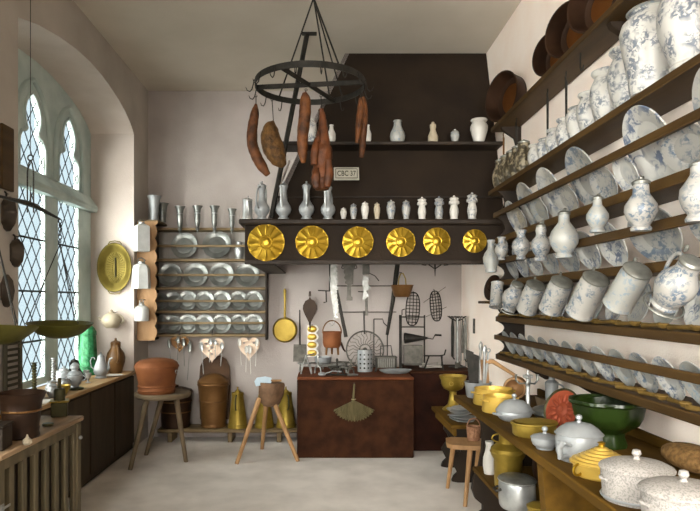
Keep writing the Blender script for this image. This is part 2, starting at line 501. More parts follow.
def window(name, dy):
    root = mobj(name, fr); root['kind'] = 'structure'
    # moulded inner layer round each light: a slimmer second order set back towards the glass
    tm = MB()
    prof = [(-2.365, 2.40), (-2.30, 2.40), (-2.285, 2.43), (-2.29, 2.46), (-2.365, 2.565)]
    vs = [(x, WY0 + .003, z) for x, z in prof] + [(x, WY1 - .003, z) for x, z in prof]
    n = len(prof)
    tm.add(vs, [tuple(range(n)), tuple(range(2 * n - 1, n - 1, -1))] + [(i, n + i, n + (i + 1) % n, (i + 1) % n) for i in range(n)])
    tm.build('transom', 'stone', root, sharp=20)
    for i, (y0, y1) in enumerate(LY):
        # pointed outer order and a roll following the cusps
        yc, hw = (y0 + y1) / 2, (y1 - y0) / 2 + .07
        arc = [(-2.352, yc - hw, 2.56), (-2.352, yc - hw, 2.78)] + [(-2.352, yc - hw * math.cos(PI / 2 * k / 8) ** 1.0, 2.78 + .50 * math.sin(PI / 2 * k / 8)) for k in range(1, 8)]
        arc += [(-2.352, yc, 3.30)] + [(x, 2 * yc - y, z) for x, y, z in arc[::-1]]
        MB().tube(arc, .022, 8).build('arch_moulding', 'stone', root)
        MB().tube([(-2.356, y, z) for y, z in [((y - yc) * 1.1 + yc, z + (.012 if z > 2.8 else 0)) for y, z in cusp(y0 + .02, y1 - .02, 2.57)]], .014, 6).build('cusp_moulding', 'stone', root)
        MB().box((-2.375, (y0 + y1) / 2, 1.63), (0.006, y1 - y0 - .004, 1.54), bev=0).build('glass_pane', 'glass', root)
        MB().box((-2.375, (y0 + y1) / 2, 2.885), (0.006, y1 - y0 - .05, 0.625), bev=0).build('glass_pane', 'glass', root)
        lt = MB()
        for zlo, zhi, ya, yb in ((0.86, 2.40, y0, y1), (2.57, 3.19, y0 + .02, y1 - .02)):
            w = yb - ya
            dz = 0.200 / 0.155                    # slope of a came: diamonds 0.2 m tall and 0.155 m wide
            st = 0.200
            k0 = -int(w * dz / st) - 2
            for sgn in (1, -1):
                for k in range(k0, int((zhi - zlo) / st) + int(w * dz * 1 / st) + 3):
                    zb = zlo + k * st
                    p = []
                    for t in (0.0, 1.0):
                        yy = ya + w * t
                        zz = zb + sgn * (w * t) * dz
                        p.append((yy, zz))
                    (ya_, za_), (yb_, zb_) = p
                    # clip to zlo..zhi
                    def clip(P0, P1):
                        (a0, b0), (a1, b1) = P0, P1
                        t0, t1 = 0.0, 1.0
                        d = b1 - b0
                        for lo_, hi_ in ((zlo, zhi),):
                            ta, tb = (lo_ - b0) / d, (hi_ - b0) / d
                            if ta > tb:
                                ta, tb = tb, ta
                            t0, t1 = max(t0, ta), min(t1, tb)
                        if t1 - t0 < 1e-3:
                            return None
                        return ((a0 + (a1 - a0) * t0, b0 + d * t0), (a0 + (a1 - a0) * t1, b0 + d * t1))
                    c = clip(*p)
                    if c:
                        lt.tube([(-2.366, c[0][0], c[0][1]), (-2.366, c[1][0], c[1][1])], 0.0048, 4, cap=False)
        for zz in (1.17, 1.58, 2.01):
            lt.tube([(-2.364, y0, zz), (-2.364, y1, zz)], 0.009, 6)
        lt.build('lead_lattice', 'lead', root)
    root.location = (0, dy, 0)
    return root


window('window_1', 0)
window('window_2', SHIFT2)

# panelled seat that fills each recess, its board serving as sill
ST = 0.79
for nm, dy, lab in (('window_seat', 0, 'dark panelled wooden window seat filling the arched recess, crowded with pots'),):
    t = thing(nm, lab, 'window seat', (-1.90, (WY0 + WY1) / 2 + dy, 0))
    L = WY1 - WY0 - .006
    b = MB().bx(-0.455, -0.03, -L / 2, L / 2, 0.0, ST - 0.03)
    b.build('body', 'wood_seat', t)
    for k in range(4):
        y0 = -L / 2 + L * k / 4 + .015
        MB().bx(-0.03, -0.012, y0, y0 + L / 4 - .03, 0.06, ST - 0.05, 0.006).build('panel', 'wood_seat', t)
    MB().bx(-0.455, 0.012, -L / 2, L / 2, ST - 0.03, ST, 0.005).build('seat_board', 'wood_top', t, 'light brown plank top')
SW2 = MB().bx(-0.46, -0.02, WY0 + SHIFT2 + .003, WY1 + SHIFT2 - .003, 0, ST)
o = struct('window_sill', SW2, 'wood_seat'); o.location = (XL, 0, 0)

# ------------------------------------------------------------------ chimney hood
hd = thing('chimney_hood', 'big dark sloping chimney hood over the hearth with a mantel full of jars', 'chimney hood', (0.5, 6.0, 1.82))
H0 = Vector(hd.location)


def hpart(name, mb, mt, label=None, par=None):
    mb.v = [tuple(Vector(v) - H0) for v in mb.v]
    return mb.build(name, mt, par or hd, label, 25)


HBL, HTL = -0.478, 0.215
fb = [(HBL, 5.20, 2.15), (XR - .004, 5.20, 2.15), (XR - .004, 5.80, CEIL - .004), (HTL, 5.80, CEIL - .004)]
bk = [(x, y + 0.04, z) for x, y, z in fb]
hpart('front_slope', MB().add(fb + bk, [(0, 1, 2, 3), (7, 6, 5, 4), (0, 4, 5, 1), (1, 5, 6, 2), (2, 6, 7, 3), (3, 7, 4, 0)]), 'wood_hood')
sl = [(HBL, 5.20, 2.15), (HBL, YB - .004, 2.15), (HTL, YB - .004, CEIL - .004), (HTL, 5.80, CEIL - .004)]
sk = [(x + 0.04, y, z) for x, y, z in sl]
hpart('side_slope', MB().add(sl + sk, [(0, 1, 2, 3), (7, 6, 5, 4), (0, 4, 5, 1), (1, 5, 6, 2), (2, 6, 7, 3), (3, 7, 4, 0)]), 'plaster')
MF = 5.06
hpart('mantel_board', MB().bx(-0.63, XR - .004, MF, MF + 0.04, 1.82, 2.12), 'wood_hood')
hpart('mantel_board_edge', MB().bx(-0.63, XR - .004, MF - 0.012, MF + 0.04, 1.80, 1.835), 'wood_dark')
hpart('side_board', MB().bx(-0.63, -0.59, MF + .04, YB - .004, 1.82, 2.12), 'wood_dark')
hpart('bottom_frame', MB().bx(-0.60, -0.40, MF + .1, YB - .004, 1.80, 1.82), 'wood_dark')
hpart('mantel_shelf', MB().bx(-0.675, XR - .004, MF - 0.05, 5.25, 2.12, 2.165, 0.01).bx(-0.675, -0.44, 5.25, YB - .004, 2.12, 2.165, 0.01), 'wood_dark')
# the board line across the slope, and the little upper shelf
hpart('moulding', MB().box(((HBL + XR) / 2 + .03, 5.275, 2.385), (XR - HBL - .06, 0.02, 0.012), bev=0.002), 'wood_dark')
USZ = 2.85
hpart('upper_shelf', MB().bx(-0.35, XR - .004, 5.235, 5.50, USZ - 0.03, USZ, 0.005), 'wood_dark')
hpart('edge_highlight', MB().tube([(-0.368, 5.303, 2.47), (-0.287, 5.393, 2.72)], 0.012, 6), 'plaster', 'pale strip for the light on the left slope edge')  # hood edge catching the light, drawn as a pale strip
# tie bar from ceiling to mantel corner
t = thing('tie_bar', 'slanting iron tie bar between the ceiling and the left mantel end', 'tie bar', (-0.13, 5.37, CEIL))
MB().tube([(0, 0, -0.012), (-0.29, -0.235, 2.19 - CEIL)], 0.021, 6).build('bar', 'iron', t)
MB().box((0.02, 0, -0.006), (0.13, 0.06, 0.012)).build('ceiling_plate', 'iron', t)

# ------------------------------------------------------------------ hearth
HT = 0.774
t = thing('hearth', 'red brown brick hearth block with a straw fan brush hanging on its front', 'hearth', (0.32, 5.92, 0))
MB().bx(-0.559, 0.558, 0, YB - 5.92 - .004, 0, HT - 0.03, 0.008).build('block', 'hearth', t)
MB().bx(-0.559, 0.558, -0.004, YB - 5.92 - .004, HT - 0.03, HT, 0.008).build('top_slab', 'hearth_top', t)
t = thing('side_hearth', 'darker recessed brick hearth between the main block and the corner', 'hearth', (1.21, 6.2, 0))
MB().bx(-0.330, 0.326, 0, YB - 6.2 - .004, 0, HT, 0.008).build('block', 'hearth_dark', t)
MB().bx(-0.330, 0.326, -0.006, YB - 6.2 - .004, HT, HT + .025, 0.008).build('top_slab', 'hearth', t)

# brush
t = thing('hearth_brush', 'straw fan brush hung on the front of the hearth block', 'brush', (QX(354, 5.9), 5.914, QZ(384, 5.9)))
fb = MB()
cz = -0.155
N = 44
vs, fs = [], []
for k in range(N + 1):
    a = R(-62) + R(124) * k / N
    rr = 0.215 + 0.012 * math.sin(k * 2.3) if abs(a) < 2 else .2
    d = 0.006 + 0.008 * (k % 2)
    r_in = 0.015
    x1, z1 = math.sin(a) * rr, -math.cos(a) * rr * 0.92
    vs += [(math.sin(a) * r_in, -0.012, cz - math.cos(a) * r_in), (x1, -d - .006, cz + z1), (x1, 0.0, cz + z1), (math.sin(a) * r_in, 0, cz - math.cos(a) * r_in)]
for k in range(N):
    a, b = 4 * k, 4 * k + 4
    for j in range(4):
        fs.append((a + j, a + (j + 1) % 4, b + (j + 1) % 4, b + j))
fs += [(0, 1, 2, 3), (4 * N + 3, 4 * N + 2, 4 * N + 1, 4 * N)]
fb.add(vs, fs); fb.build('bristles', 'straw', t, sharp=20)
MB().tube([(0.004, -0.012, 0.0), (0.0, -0.014, -0.06), (-0.006, -0.016, -0.13), (-0.008, -0.016, -0.18)], [0.008, 0.009, 0.011, 0.02], 8).build('handle', 'straw', t)
MB().torus(0.02, 0.003, 16, 6, TR((-0.004, -0.016, -0.145))).build('binding', 'bamboo', t)
MB().tube([(0.004, 0.0, 0.005), (0.004, -0.03, 0.008)], 0.004, 6).build('nail', 'iron', t)

# ------------------------------------------------------------------ brass dishes on the mantel board
def repousse(rr):
    """deep brass dish with a boss and radiating panels, facing +Z"""
    mb = MB()
    n = 96
    prof = [(0, .030), (.12, .0295), (.20, .026), (.26, .021), (.29, .020), (.31, .0265), (.35, .0285), (.39, .0255), (.45, .0240), (.55, .0210),
            (.66, .0170), (.78, .0125), (.88, .0085), (.94, .0055), (.97, .007), (1.0, .006), (1.0, -.001), (.9, -.005), (0, -.005)]
    vs, fs, rows = [], [], []
    for i, (r, z) in enumerate(prof):
        if r == 0:
            rows.append([len(vs)]); vs.append((0, 0, z * rr * 6.0)); continue
        row = []
        for k in range(n):
            a = 2 * PI * k / n
            q = 0.0
            z_ = z * 6.0
            if 7 < i < 14:                                  # flat radiating panels parted by sharp ridges
                g = (k % 8) / 8.0
                z_ += .030 * (abs(g - .45) * 2 - .5) * min(1.0, (r - .39) * 8) + (.022 if k % 8 == 0 else 0)
            e_ = 1 + (.008 * math.cos(12 * a) if 13 < i < 16 else 0)
            row.append(len(vs)); vs.append((r * rr * e_ * math.cos(a), r * rr * e_ * math.sin(a), z_ * rr))
        rows.append(row)
    for a, b in zip(rows, rows[1:]):
        for k in range(n):
            k2 = (k + 1) % n
            if len(a) == 1:
                fs.append((a[0], b[k], b[k2]))
            elif len(b) == 1:
                fs.append((a[k], a[k2], b[0]))
            else:
                fs.append((a[k], b[k], b[k2], a[k2]))
    return mb.add(vs, fs)


DISH = [(266, 242.5, 18.5), (312, 242, 16.5), (358, 242, 15.5), (401, 242, 14.5), (437, 241, 13.5), (475, 241, 11.8)]
RM = repousse(0.15)
dm = RM.mesh('brass_dish', 'brass', 22)
for i, (px, py, r) in enumerate(DISH):
    o = mobj('brass_dish', dm)
    p = P(px, py, 5.03)
    o.location = (p.x, MF - 0.004 - .02, p.z)
    k = r * 5.03 / F / 0.15
    o.scale = (k, k, k)
    o.rotation_euler = (R(90), R(11 * i), 0)
    tag(o, ['large embossed brass dish at the left end of the mantel board', 'embossed brass dish second from the left on the mantel board',
            'embossed brass dish third from the left on the mantel board', 'embossed brass dish fourth from the left on the mantel board',
            'embossed brass dish fifth from the left on the mantel board', 'smallest embossed brass dish at the right end of the mantel board'][i],
        'dish', 'embossed brass dishes on the mantel board')

# sign on the hood
t = thing('inventory_sign', 'small pale framed sign lettered in black on the dark hood', 'sign', P(346.5, 173.5, 5.28) + Vector((0, 0.012, 0)), (R(-20), 0, 0))
W_, H_ = 0.215, 0.122
MB().box((0, 0, 0), (W_, 0.012, H_), bev=0.002).build('board', 'paper', t)
fr_ = MB()
for s in (-1, 1):
    fr_.box((0, -0.007, s * (H_ / 2 - .016)), (W_ - .03, 0.003, 0.005), bev=0)
    fr_.box((s * (W_ / 2 - .016), -0.007, 0), (0.005, 0.003, H_ - .03), bev=0)
fr_.build('border_line', 'ink', t)


def text_mesh(s, size, material, name):
    cu = bpy.data.curves.new(name, 'FONT')
    cu.body = s; cu.size = size; cu.extrude = 0.001; cu.align_x = 'CENTER'; cu.align_y = 'CENTER'; cu.offset = 0.0006
    tmp = bpy.data.objects.new(name + '_tmp', cu); COL.objects.link(tmp)
    dg = bpy.context.evaluated_depsgraph_get()
    me = bpy.data.meshes.new_from_object(tmp.evaluated_get(dg))
    bpy.data.objects.remove(tmp); bpy.data.curves.remove(cu)
    me.materials.clear(); me.materials.append(M[material])
    return me


tm = mobj('lettering', text_mesh('CBC 37', 0.070, 'ink', 'lettering'), t)
tm.location = (0, -0.0075, -0.002); tm.rotation_euler = (R(90), 0, 0); tm.scale = (0.70, 1, 1)

# ------------------------------------------------------------------ vessels on mantel and upper shelf
def handle_pts(x0, z0, x1, z1, out, n=10):
    """C-shaped handle in the local XZ plane from (x0,z0) up round to (x1,z1)"""
    a, b = Vector((x0, 0, z0)), Vector((x1, 0, z1))
    c0, c1 = Vector((x0 + out, 0, z0)), Vector((x1 + out, 0, z1))
    pts = []
    for i in range(n + 1):
        t = i / n
        pts.append(a * (1 - t) ** 3 + c0 * 3 * t * (1 - t) ** 2 + c1 * 3 * t * t * (1 - t) + b * t ** 3)
    return pts


MZ = 2.166
MY = 5.08
# tankard + four long-necked ewers
p = Vector((QX(247.5, MY), MY, MZ))
t = thing('pewter_tankard', 'cylindrical pewter tankard at the left end of the mantel shelf', 'tankard', p, (0, 0, R(-75)))
MB().lathe([(0, 0), (.046, 0), (.046, .012), (.041, .02), (.038, .15), (.040, .155), (0, .155)]).build('body', 'pewter', t)
MB().lathe([(.041, .156), (.041, .164), (.028, .172), (0, .176)]).build('lid', 'pewter', t)
MB().tube(handle_pts(.036, .03, .036, .14, .055), .006).build('handle', 'pewter', t)
MB().ell((.036, 0, .178), (.006, .006, .014), 8).build('thumb_rest', 'pewter', t)

ew = thing('pewter_ewer', 'first long-necked pewter ewer on the mantel, beside the cylindrical tankard', 'ewer', (QX(262, MY), MY, MZ), (0, 0, R(250)), 'pewter ewers on the mantel')
MB().lathe([(0, 0), (.045, 0), (.046, .008), (.034, .022), (.036, .032), (.056, .055), (.064, .082), (.060, .108), (.042, .135), (.028, .16),
            (.025, .20), (.028, .245), (.034, .262), (.036, .272), (0, .272)], 28).build('body', 'tin', ew)
MB().lathe([(.037, .272), (.037, .279), (.026, .290), (.010, .296), (.007, .304), (.009, .312), (0, .318)]).build('lid', 'tin', ew)
MB().tube(handle_pts(.058, .085, .026, .265, .085), .008).build('handle', 'tin', ew)
MB().tube([(-.050, 0, .10), (-.072, 0, .15), (-.078, 0, .22), (-.085, 0, .262)], [.013, .010, .008, .007]).build('spout', 'pewter', ew)
MB().ell((.034, 0, .292), (.005, .007, .016), 8).build('thumb_rest', 'pewter', ew)
for px, lab, rz in ((283.5, 'second pewter ewer from the left on the mantel shelf', 80), (306.5, 'third pewter ewer from the left on the mantel shelf', 95),
                    (328, 'pewter ewer standing directly below the hanging ham', 70)):
    dup(ew, (QX(px, MY), MY, MZ), (0, 0, R(rz)), 1.0 if px < 320 else .95, lab)

# ten small lidded jars, growing to the right
def small_jar(kind):
    if kind == 0:
        body = [(0, 0), (.62, 0), (.66, .03), (.56, .10), (.72, .26), (.88, .45), (.92, .62), (.80, .74), (.62, .80), (.70, .82), (.70, .84), (0, .84)]
        lid = [(.76, .84), (.78, .865), (.55, .91), (.25, .93), (.16, .95), (.2, .98), (0, 1.0)]
    else:
        body = [(0, 0), (.70, 0), (.74, .03), (.66, .08), (.72, .16), (.86, .30), (.80, .44), (.66, .54), (.62, .60), (.74, .63), (.74, .645), (0, .645)]
        lid = [(.98, .645), (1.0, .67), (.96, .74), (.70, .80), (.86, .84), (.90, .87), (.55, .91), (.2, .94), (.2, .98), (0, 1.0)]
    return body, lid


JARS = [(343.5, 207, 3.6, 0, 'white'), (353.5, 203, 3.9, 0, 'delft'), (365, 201, 4.3, 0, 'white'), (377, 202, 3.6, 0, 'cream'), (391, 199.5, 4.9, 0, 'delft'),
        (406, 199.5, 4.7, 0, 'delft'), (422, 196.5, 4.9, 1, 'white'), (439, 196, 5.0, 1, 'delft'), (454, 195, 5.3, 1, 'white'), (472, 192, 5.6, 1, 'delft_jar')]
for i, (px, ty, hw, kd, mt) in enumerate(JARS):
    h = (219.5 - ty) * MY / F
    r = hw * MY / F
    lab = 'small white lidded jar, %s from the pewter ewers on the mantel' % ORD[i]
    if i >= 6:
        lab = 'taller white jar with a broad domed cap, %s from the right on the mantel' % ['fourth', 'third', 'second', 'first'][i - 6]
    t = thing('lidded_jar', lab, 'jar', (QX(px, MY), MY, MZ), (0, 0, 0), 'white jars on the mantel')
    b_, l_ = small_jar(kd)
    MB().lathe([(a * r, z * h) for a, z in b_]).build('body', mt, t)
    MB().lathe([(a * r, z * h) for a, z in l_]).build('lid', mt, t)

UY = 5.30
VES = [(311.5, 118, 5.2, 'delft_jar', 'blue patterned white jar on the upper hood shelf behind a sausage', [(0, 0), (.8, 0), (.9, .1), (1, .5), (.95, .75), (.6, .86), (.75, .9), (.75, .93), (.5, .96), (0, 1)]),
       (331.5, 125, 4.2, 'white', 'slim white bottle on the upper hood shelf beside the blue patterned jar', [(0, 0), (.7, 0), (1, .2), (1, .5), (.5, .75), (.4, .93), (.5, .95), (.5, 1), (0, 1)]),
       (368, 125, 3.4, 'white', 'thin white bottle on the upper hood shelf behind the paired sausages', [(0, 0), (.7, 0), (1, .2), (1, .5), (.5, .75), (.4, .93), (.5, .95), (.5, 1), (0, 1)]),
       (397.5, 120, 7.6, 'delft_faint', 'broad pear-shaped white bottle on the upper hood shelf', [(0, 0), (.75, 0), (.8, .03), (.95, .15), (1, .3), (.9, .45), (.65, .62), (.5, .75), (.48, .9), (.58, .94), (.5, .98), (0, 1)]),
       (433, 121.5, 5.2, 'cream', 'narrow gourd-shaped cream bottle on the upper hood shelf', [(0, 0), (.8, 0), (1, .12), (1, .3), (.7, .45), (.5, .6), (.62, .75), (.6, .85), (.3, .9), (.3, .95), (0, 1)]),
       (455, 129, 4.7, 'delft_faint', 'smallest lidded jar on the upper hood shelf', [(0, 0), (.6, 0), (.65, .05), (.9, .4), (1, .55), (.8, .72), (.9, .74), (.6, .85), (.2, .9), (.25, .97), (0, 1)]),
       (479, 119.5, 8.6, 'white', 'round-shouldered white pot with a wide rim on the upper hood shelf', [(0, 0), (.55, 0), (.58, .04), (.75, .22), (1, .55), (1, .7), (.8, .84), (.72, .88), (.9, .92), (.98, .96), (.9, 1), (.8, .97), (0, .9)])]
for px, ty, hw, mt, lab, pr in VES:
    r = hw * UY / F
    h = QZ(ty, UY) - USZ
    solo('shelf_jar', MB().lathe([(a * r, z * h) for a, z in pr]), mt, lab, 'jar', (QX(px, UY), UY, USZ + .0005), (0, 0, 0), 'jars on the upper hood shelf')
# ------------------------------------------------------------------ near left: slatted cupboard
t = thing('slatted_cupboard', 'low wooden cupboard with vertical slats standing at the left below the balance', 'cupboard', (-1.70, 3.36, 0))
CY0, CY1 = 2.874 - 3.36, 3.85 - 3.36
MB().bx(-.213, .12, CY0 + .01, CY1, 0.0, .755).build('carcass', 'wood_dark', t)
MB().bx(-.213, .215, CY0 - .005, CY1 + .02, .757, .786, .006).build('top_board', 'board_worn', t, 'pale worn top board')
MB().bx(-.213, .20, CY0, CY0 + .02, 0.0, .755).build('end_panel', 'wood_slat', t)
fr1 = MB()
fr1.bx(.17, .205, CY0, CY0 + .05, 0, .755).bx(.17, .205, CY1 - .06, CY1, 0, .755).bx(.17, .20, CY0 + .05, CY1 - .06, .70, .755).bx(.17, .20, CY0 + .05, CY1 - .06, 0, .06)
fr1.build('front_frame', 'wood_slat', t)
for k in range(7):
    y = CY0 + .105 + k * .128
    MB().bx(.172, .200, y, y + .048, .05, .71).build('slat', 'wood_slat', t)
MB().ell((.215, CY1 - .035, .66), (.012, .012, .012), 10).tube([(.20, CY1 - .035, .66), (.215, CY1 - .035, .66)], .005, 6).build('knob', 'steel', t)
MB().box((.207, CY0 + .02, .53), (.008, .03, .04)).box((.212, CY0 + .05, .53), (.006, .07, .012)).build('latch', 'steel', t)
CT = .787


def at_top(px, py, Z):
    """the point of a level surface of height Z that shows at this pixel"""
    Y = (CH - Z) * F / (py - HY)
    return Vector((QX(px, Y), Y, Z))


p = Vector((-1.577, 3.25, CT))
t = thing('copper_basin', 'dark brown copper wash basin with a side spigot on the slatted cupboard', 'basin', p)
MB().lathe([(0, 0), (.088, 0), (.092, .010), (.086, .03), (.090, .05), (.086, .06), (.094, .10), (.096, .135), (.101, .14), (.098, .15), (.104, .19),
            (.120, .222), (.124, .232), (.118, .236), (.110, .224), (.096, .19), (.088, .06), (0, .05)], 40).build('body', 'copper_dark', t)
MB().torus(.0975, .006, 40, 8, TR((0, 0, .143))).build('band', 'copper_mid', t)
MB().tube([(-.08, -.06, .115), (-.10, -.085, .115), (-.112, -.10, .11), (-.115, -.105, .085)], [.016, .014, .012, .011], 10).build('spigot', 'copper_mid', t)
MB().tube([(-.11, -.10, .12), (-.11, -.10, .15)], .006).tube([(-.155, -.10, .125), (-.06, -.10, .152)], .008).build('tap_handle', 'tin', t)
solo('scale_weight', MB().lathe([(0, 0), (.028, 0), (.032, .006), (.028, .014), (0, .017)]), 'bronze', 'flat dark round weight lying between the basin and the mill', 'weight', at_top(48, 425.5, CT))
p = at_top(59.5, 416, CT)
t = thing('coffee_mill', 'dark bronze square mill with a crank post near the end of the slatted cupboard', 'mill', p, (0, 0, R(20)))
MB().box((0, 0, .045), (.095, .095, .088), bev=.006).build('body', 'bronze', t)
MB().box((0, 0, .094), (.112, .112, .010)).build('top_plate', 'brass_dull', t)
MB().lathe([(.034, .099), (.034, .16), (.028, .172), (0, .175)], 20).build('hopper', 'bronze', t)
MB().tube([(0, 0, .17), (0, 0, .225)], .010).ell((0, 0, .228), (.012, .012, .010), 8).build('post', 'bronze', t)
p = Vector((QX(-1, 2.98), 2.98, CT))
t = thing('wooden_box', 'dark wooden box at the near end of the slatted cupboard', 'box', (-1.60, 2.99, CT), (0, 0, R(8)))
MB().box((0, 0, .055), (.16, .13, .108)).build('body', 'wood_dark', t)
MB().box((0, 0, .116), (.17, .14, .012)).build('lid', 'wood_dark', t)
solo('garlic_bulb', MB().lathe([(0, 0), (.014, .0), (.024, .012), (.022, .024), (.008, .036), (.004, .05), (0, .052)], 16, flute=6, fa=.06), 'cream',
     'small pale bulb lying at the foot of the copper basin', 'bulb', (-1.462, 3.075, CT))

# ------------------------------------------------------------------ the balance
BA = Vector((-1.50, 3.19, 1.975))
t = thing('balance_scale', 'hanging balance with a long iron beam and two shallow green pans before the window', 'balance', BA)
yl, yr = 2.78 - 3.19, 3.60 - 3.19
MB().tube([(.03, yl, 0), (.015, yl * .5, .012), (0, -.05, .022), (0, .05, .022), (-.010, yr * .5, .012), (-.021, yr, 0)], [.006, .010, .014, .014, .010, .006], 8).build('beam', 'iron', t)
fk = MB()
for s in (-1, 1):
    fk.tube([(s * .016, 0, -.02), (s * .016, 0, .19), (s * .008, 0, .235), (0, 0, .25)], .004, 6)
fk.torus(.014, .004, 16, 6, TR((0, 0, .262), (R(90), 0, 0))).tube([(0, 0, .02), (0, 0, .12)], [.006, .001], 6)
fk.build('fork', 'iron', t)
# it hangs from a ceiling hook on a thin rod
MB().tube([(0, 0, .275), (0, 0, CEIL - 1.975)], .002, 6).build('hanging_rod', 'iron', t)
for nm, yy, xx, zp in (('r', yr, -.021, 1.368 - 1.975), ('l', yl, .03, 1.388 - 1.975)):
    pn = MB().lathe([(0, -.085), (.06, -.080), (.12, -.058), (.162, -.022), (.182, .0), (.184, .005), (.178, .003), (.155, -.018), (.115, -.048), (.06, -.070), (0, -.075)], 40,
                    TR((xx, yy, zp), (R(3 if nm == 'r' else -4), R(2), 0))).build('scale_pan', 'brass_green', t)
    c = MB()
    za = -.145
    for k in range(3):
        a = R(85 + 120 * k)
        c.tube([(xx, yy, za), (xx + .178 * math.cos(a), yy + .178 * math.sin(a), zp + .004)], .0032, 6)
    c.build('cord', 'iron', t)
    ch = MB()
    for k in range(6):
        ch.torus(.011, .003, 12, 5, TR((xx, yy, -.012 - .023 * k), (R(90), 0, R(90 * (k % 2)))))
    ch.build('chain', 'iron', t)

# ------------------------------------------------------------------ things on the pier left of the window
PY = 3.86
for i, (px, py, r, lab) in enumerate(((6, 214, .105, 'topmost of the dark round moulds hung on the window pier'), (15, 253, .088, 'small dark round mould projecting over the window edge on the pier'),
                                      (4, 291, .100, 'dark round mould hung on the pier just above the green pans'))):
    q = P(px, py, PY - .10 * (i != 1))
    t = thing('baking_mould', lab, 'mould', q, (0, 0, R(-35)), 'dark moulds hung on the window pier')
    MB().lathe([(0, .045), (r * .6, .045), (r * .72, .03), (r * .9, .02), (r, .0), (r * 1.02, -.01), (r * .97, -.012), (r * .8, .008), (r * .6, .03), (0, .034)], 32, TR((0, 0, 0), (R(90), 0, 0)),
               flute=10, fa=.03).build('pan', 'mould_iron', t)
    MB().torus(r * .22, .006, 16, 6, TR((0, -.01, r * 1.05), (R(90), 0, 0))).build('ring', 'iron', t)
    MB().tube([(0, .0, r * 1.2), (-.05, .05, r * 1.22)], .004, 6).build('nail', 'iron', t)
solo('wooden_plaque', MB().box((0, 0, 0), (.02, .14, .39)), 'wood', 'brown wooden plaque hung high on the window pier', 'plaque', (XL + .012, 3.755, 2.365))
t = thing('louvred_shutter', 'dark louvred shutter panel fixed low on the window pier', 'shutter', (XL + .012, 3.80, 1.08))
MB().bx(0, .024, -.10, -.08, -.20, .24).bx(0, .024, .085, .105, -.20, .24).bx(0, .024, -.08, .085, -.20, -.18).bx(0, .024, -.08, .085, .22, .24).build('frame', 'shutter', t)
sl = MB()
for k in range(11):
    sl.box((.012, 0, -.165 + k * .036), (.018, .17, .006), (0, R(35), 0), bev=0)
sl.build('louvres', 'shutter', t)

# ------------------------------------------------------------------ pots on the window seat
def lathe_px(prof, h):
    return [(r, z * h) for r, z in prof]


t = thing('green_jug', 'tall bright green glazed relief jug on the window seat by the far jamb', 'jug', (-2.255, 5.98, ST), (0, 0, R(130)))
t.scale = (.92, .92, .96)
MB().lathe([(0, 0), (.100, 0), (.104, .02), (.096, .04), (.092, .12), (.084, .26), (.076, .38), (.074, .40), (.080, .41), (.082, .43), (.066, .46), (.060, .47), (0, .46)], 30, flute=9, fa=.035).build('body', 'green_lt', t)
for z, rr in ((.08, .098), (.395, .079)):
    pass
MB().torus(.099, .009, 30, 8, TR((0, 0, .09))).build('lower_band', 'green_lt', t)
MB().torus(.078, .008, 30, 8, TR((0, 0, .405))).build('upper_band', 'green_lt', t)
MB().lathe([(.062, .46), (.060, .475), (.04, .49), (.016, .50), (.012, .515), (.016, .525), (0, .535)], 20).build('lid', 'green_lt', t)
MB().tube(handle_pts(.078, .20, .07, .42, .09), .012).build('handle', 'green_lt', t)

t = thing('stoneware_jug', 'lidded brown stoneware jug at the far end of the window seat', 'jug', (-2.04, 6.13, ST), (0, 0, R(-60)))
MB().lathe([(0, 0), (.060, 0), (.062, .01), (.072, .05), (.090, .11), (.093, .15), (.080, .20), (.055, .235), (.046, .25), (.048, .29), (.052, .295), (.048, .30), (0, .30)], 30).build('body', 'brown_glaze', t)
MB().lathe([(.048, .301), (.046, .308), (.02, .318), (.010, .325), (.012, .34), (0, .346)], 20).build('lid', 'brown_glaze', t)
MB().tube(handle_pts(.08, .11, .046, .27, .08), .011).build('handle', 'brown_glaze', t)

cp = thing('coffee_pot', 'tall white metal coffee pot standing before the brown stoneware jug', 'coffee pot', (-2.04, 5.72, ST), (0, 0, R(0)))
cp.scale = (.88, .88, .93)
MB().lathe([(0, 0), (.060, 0), (.064, .008), (.050, .02), (.056, .03), (.074, .065), (.070, .10), (.052, .15), (.038, .19), (.036, .205), (0, .205)], 28).build('body', 'tin', cp)
MB().lathe([(.038, .206), (.034, .22), (.016, .235), (.006, .24), (.009, .25), (0, .258)], 20).build('lid', 'tin', cp)
MB().tube([(.062, 0, .07), (.085, 0, .10), (.082, 0, .15), (.095, 0, .19), (.118, 0, .20)], [.016, .013, .010, .009, .008]).build('spout', 'tin', cp)
MB().tube([(-.062, 0, .08), (-.10, 0, .11), (-.11, 0, .17), (-.09, 0, .205), (-.068, 0, .20), (-.062, 0, .185)], .006).build('handle', 'tin', cp)

tp = thing('teapot', 'round white metal teapot with a loop handle on the window seat beside the green jug', 'teapot', (-2.20, 5.28, ST), (0, 0, R(-8)))
tp.scale = (.84, .84, .92)
MB().lathe([(0, 0), (.062, 0), (.066, .006), (.074, .02), (.092, .06), (.088, .09), (.062, .12), (.046, .13), (0, .13)], 30).build('body', 'tin', tp)
MB().lathe([(.046, .131), (.042, .142), (.018, .155), (.008, .158), (.011, .168), (0, .175)], 20).build('lid', 'tin', tp)
MB().tube([(.076, 0, .05), (.11, 0, .08), (.118, 0, .12), (.135, 0, .135)], [.015, .012, .009, .008]).build('spout', 'tin', tp)
MB().tube(handle_pts(-.082, .04, -.058, .12, -.085), .006).build('handle', 'tin', tp)

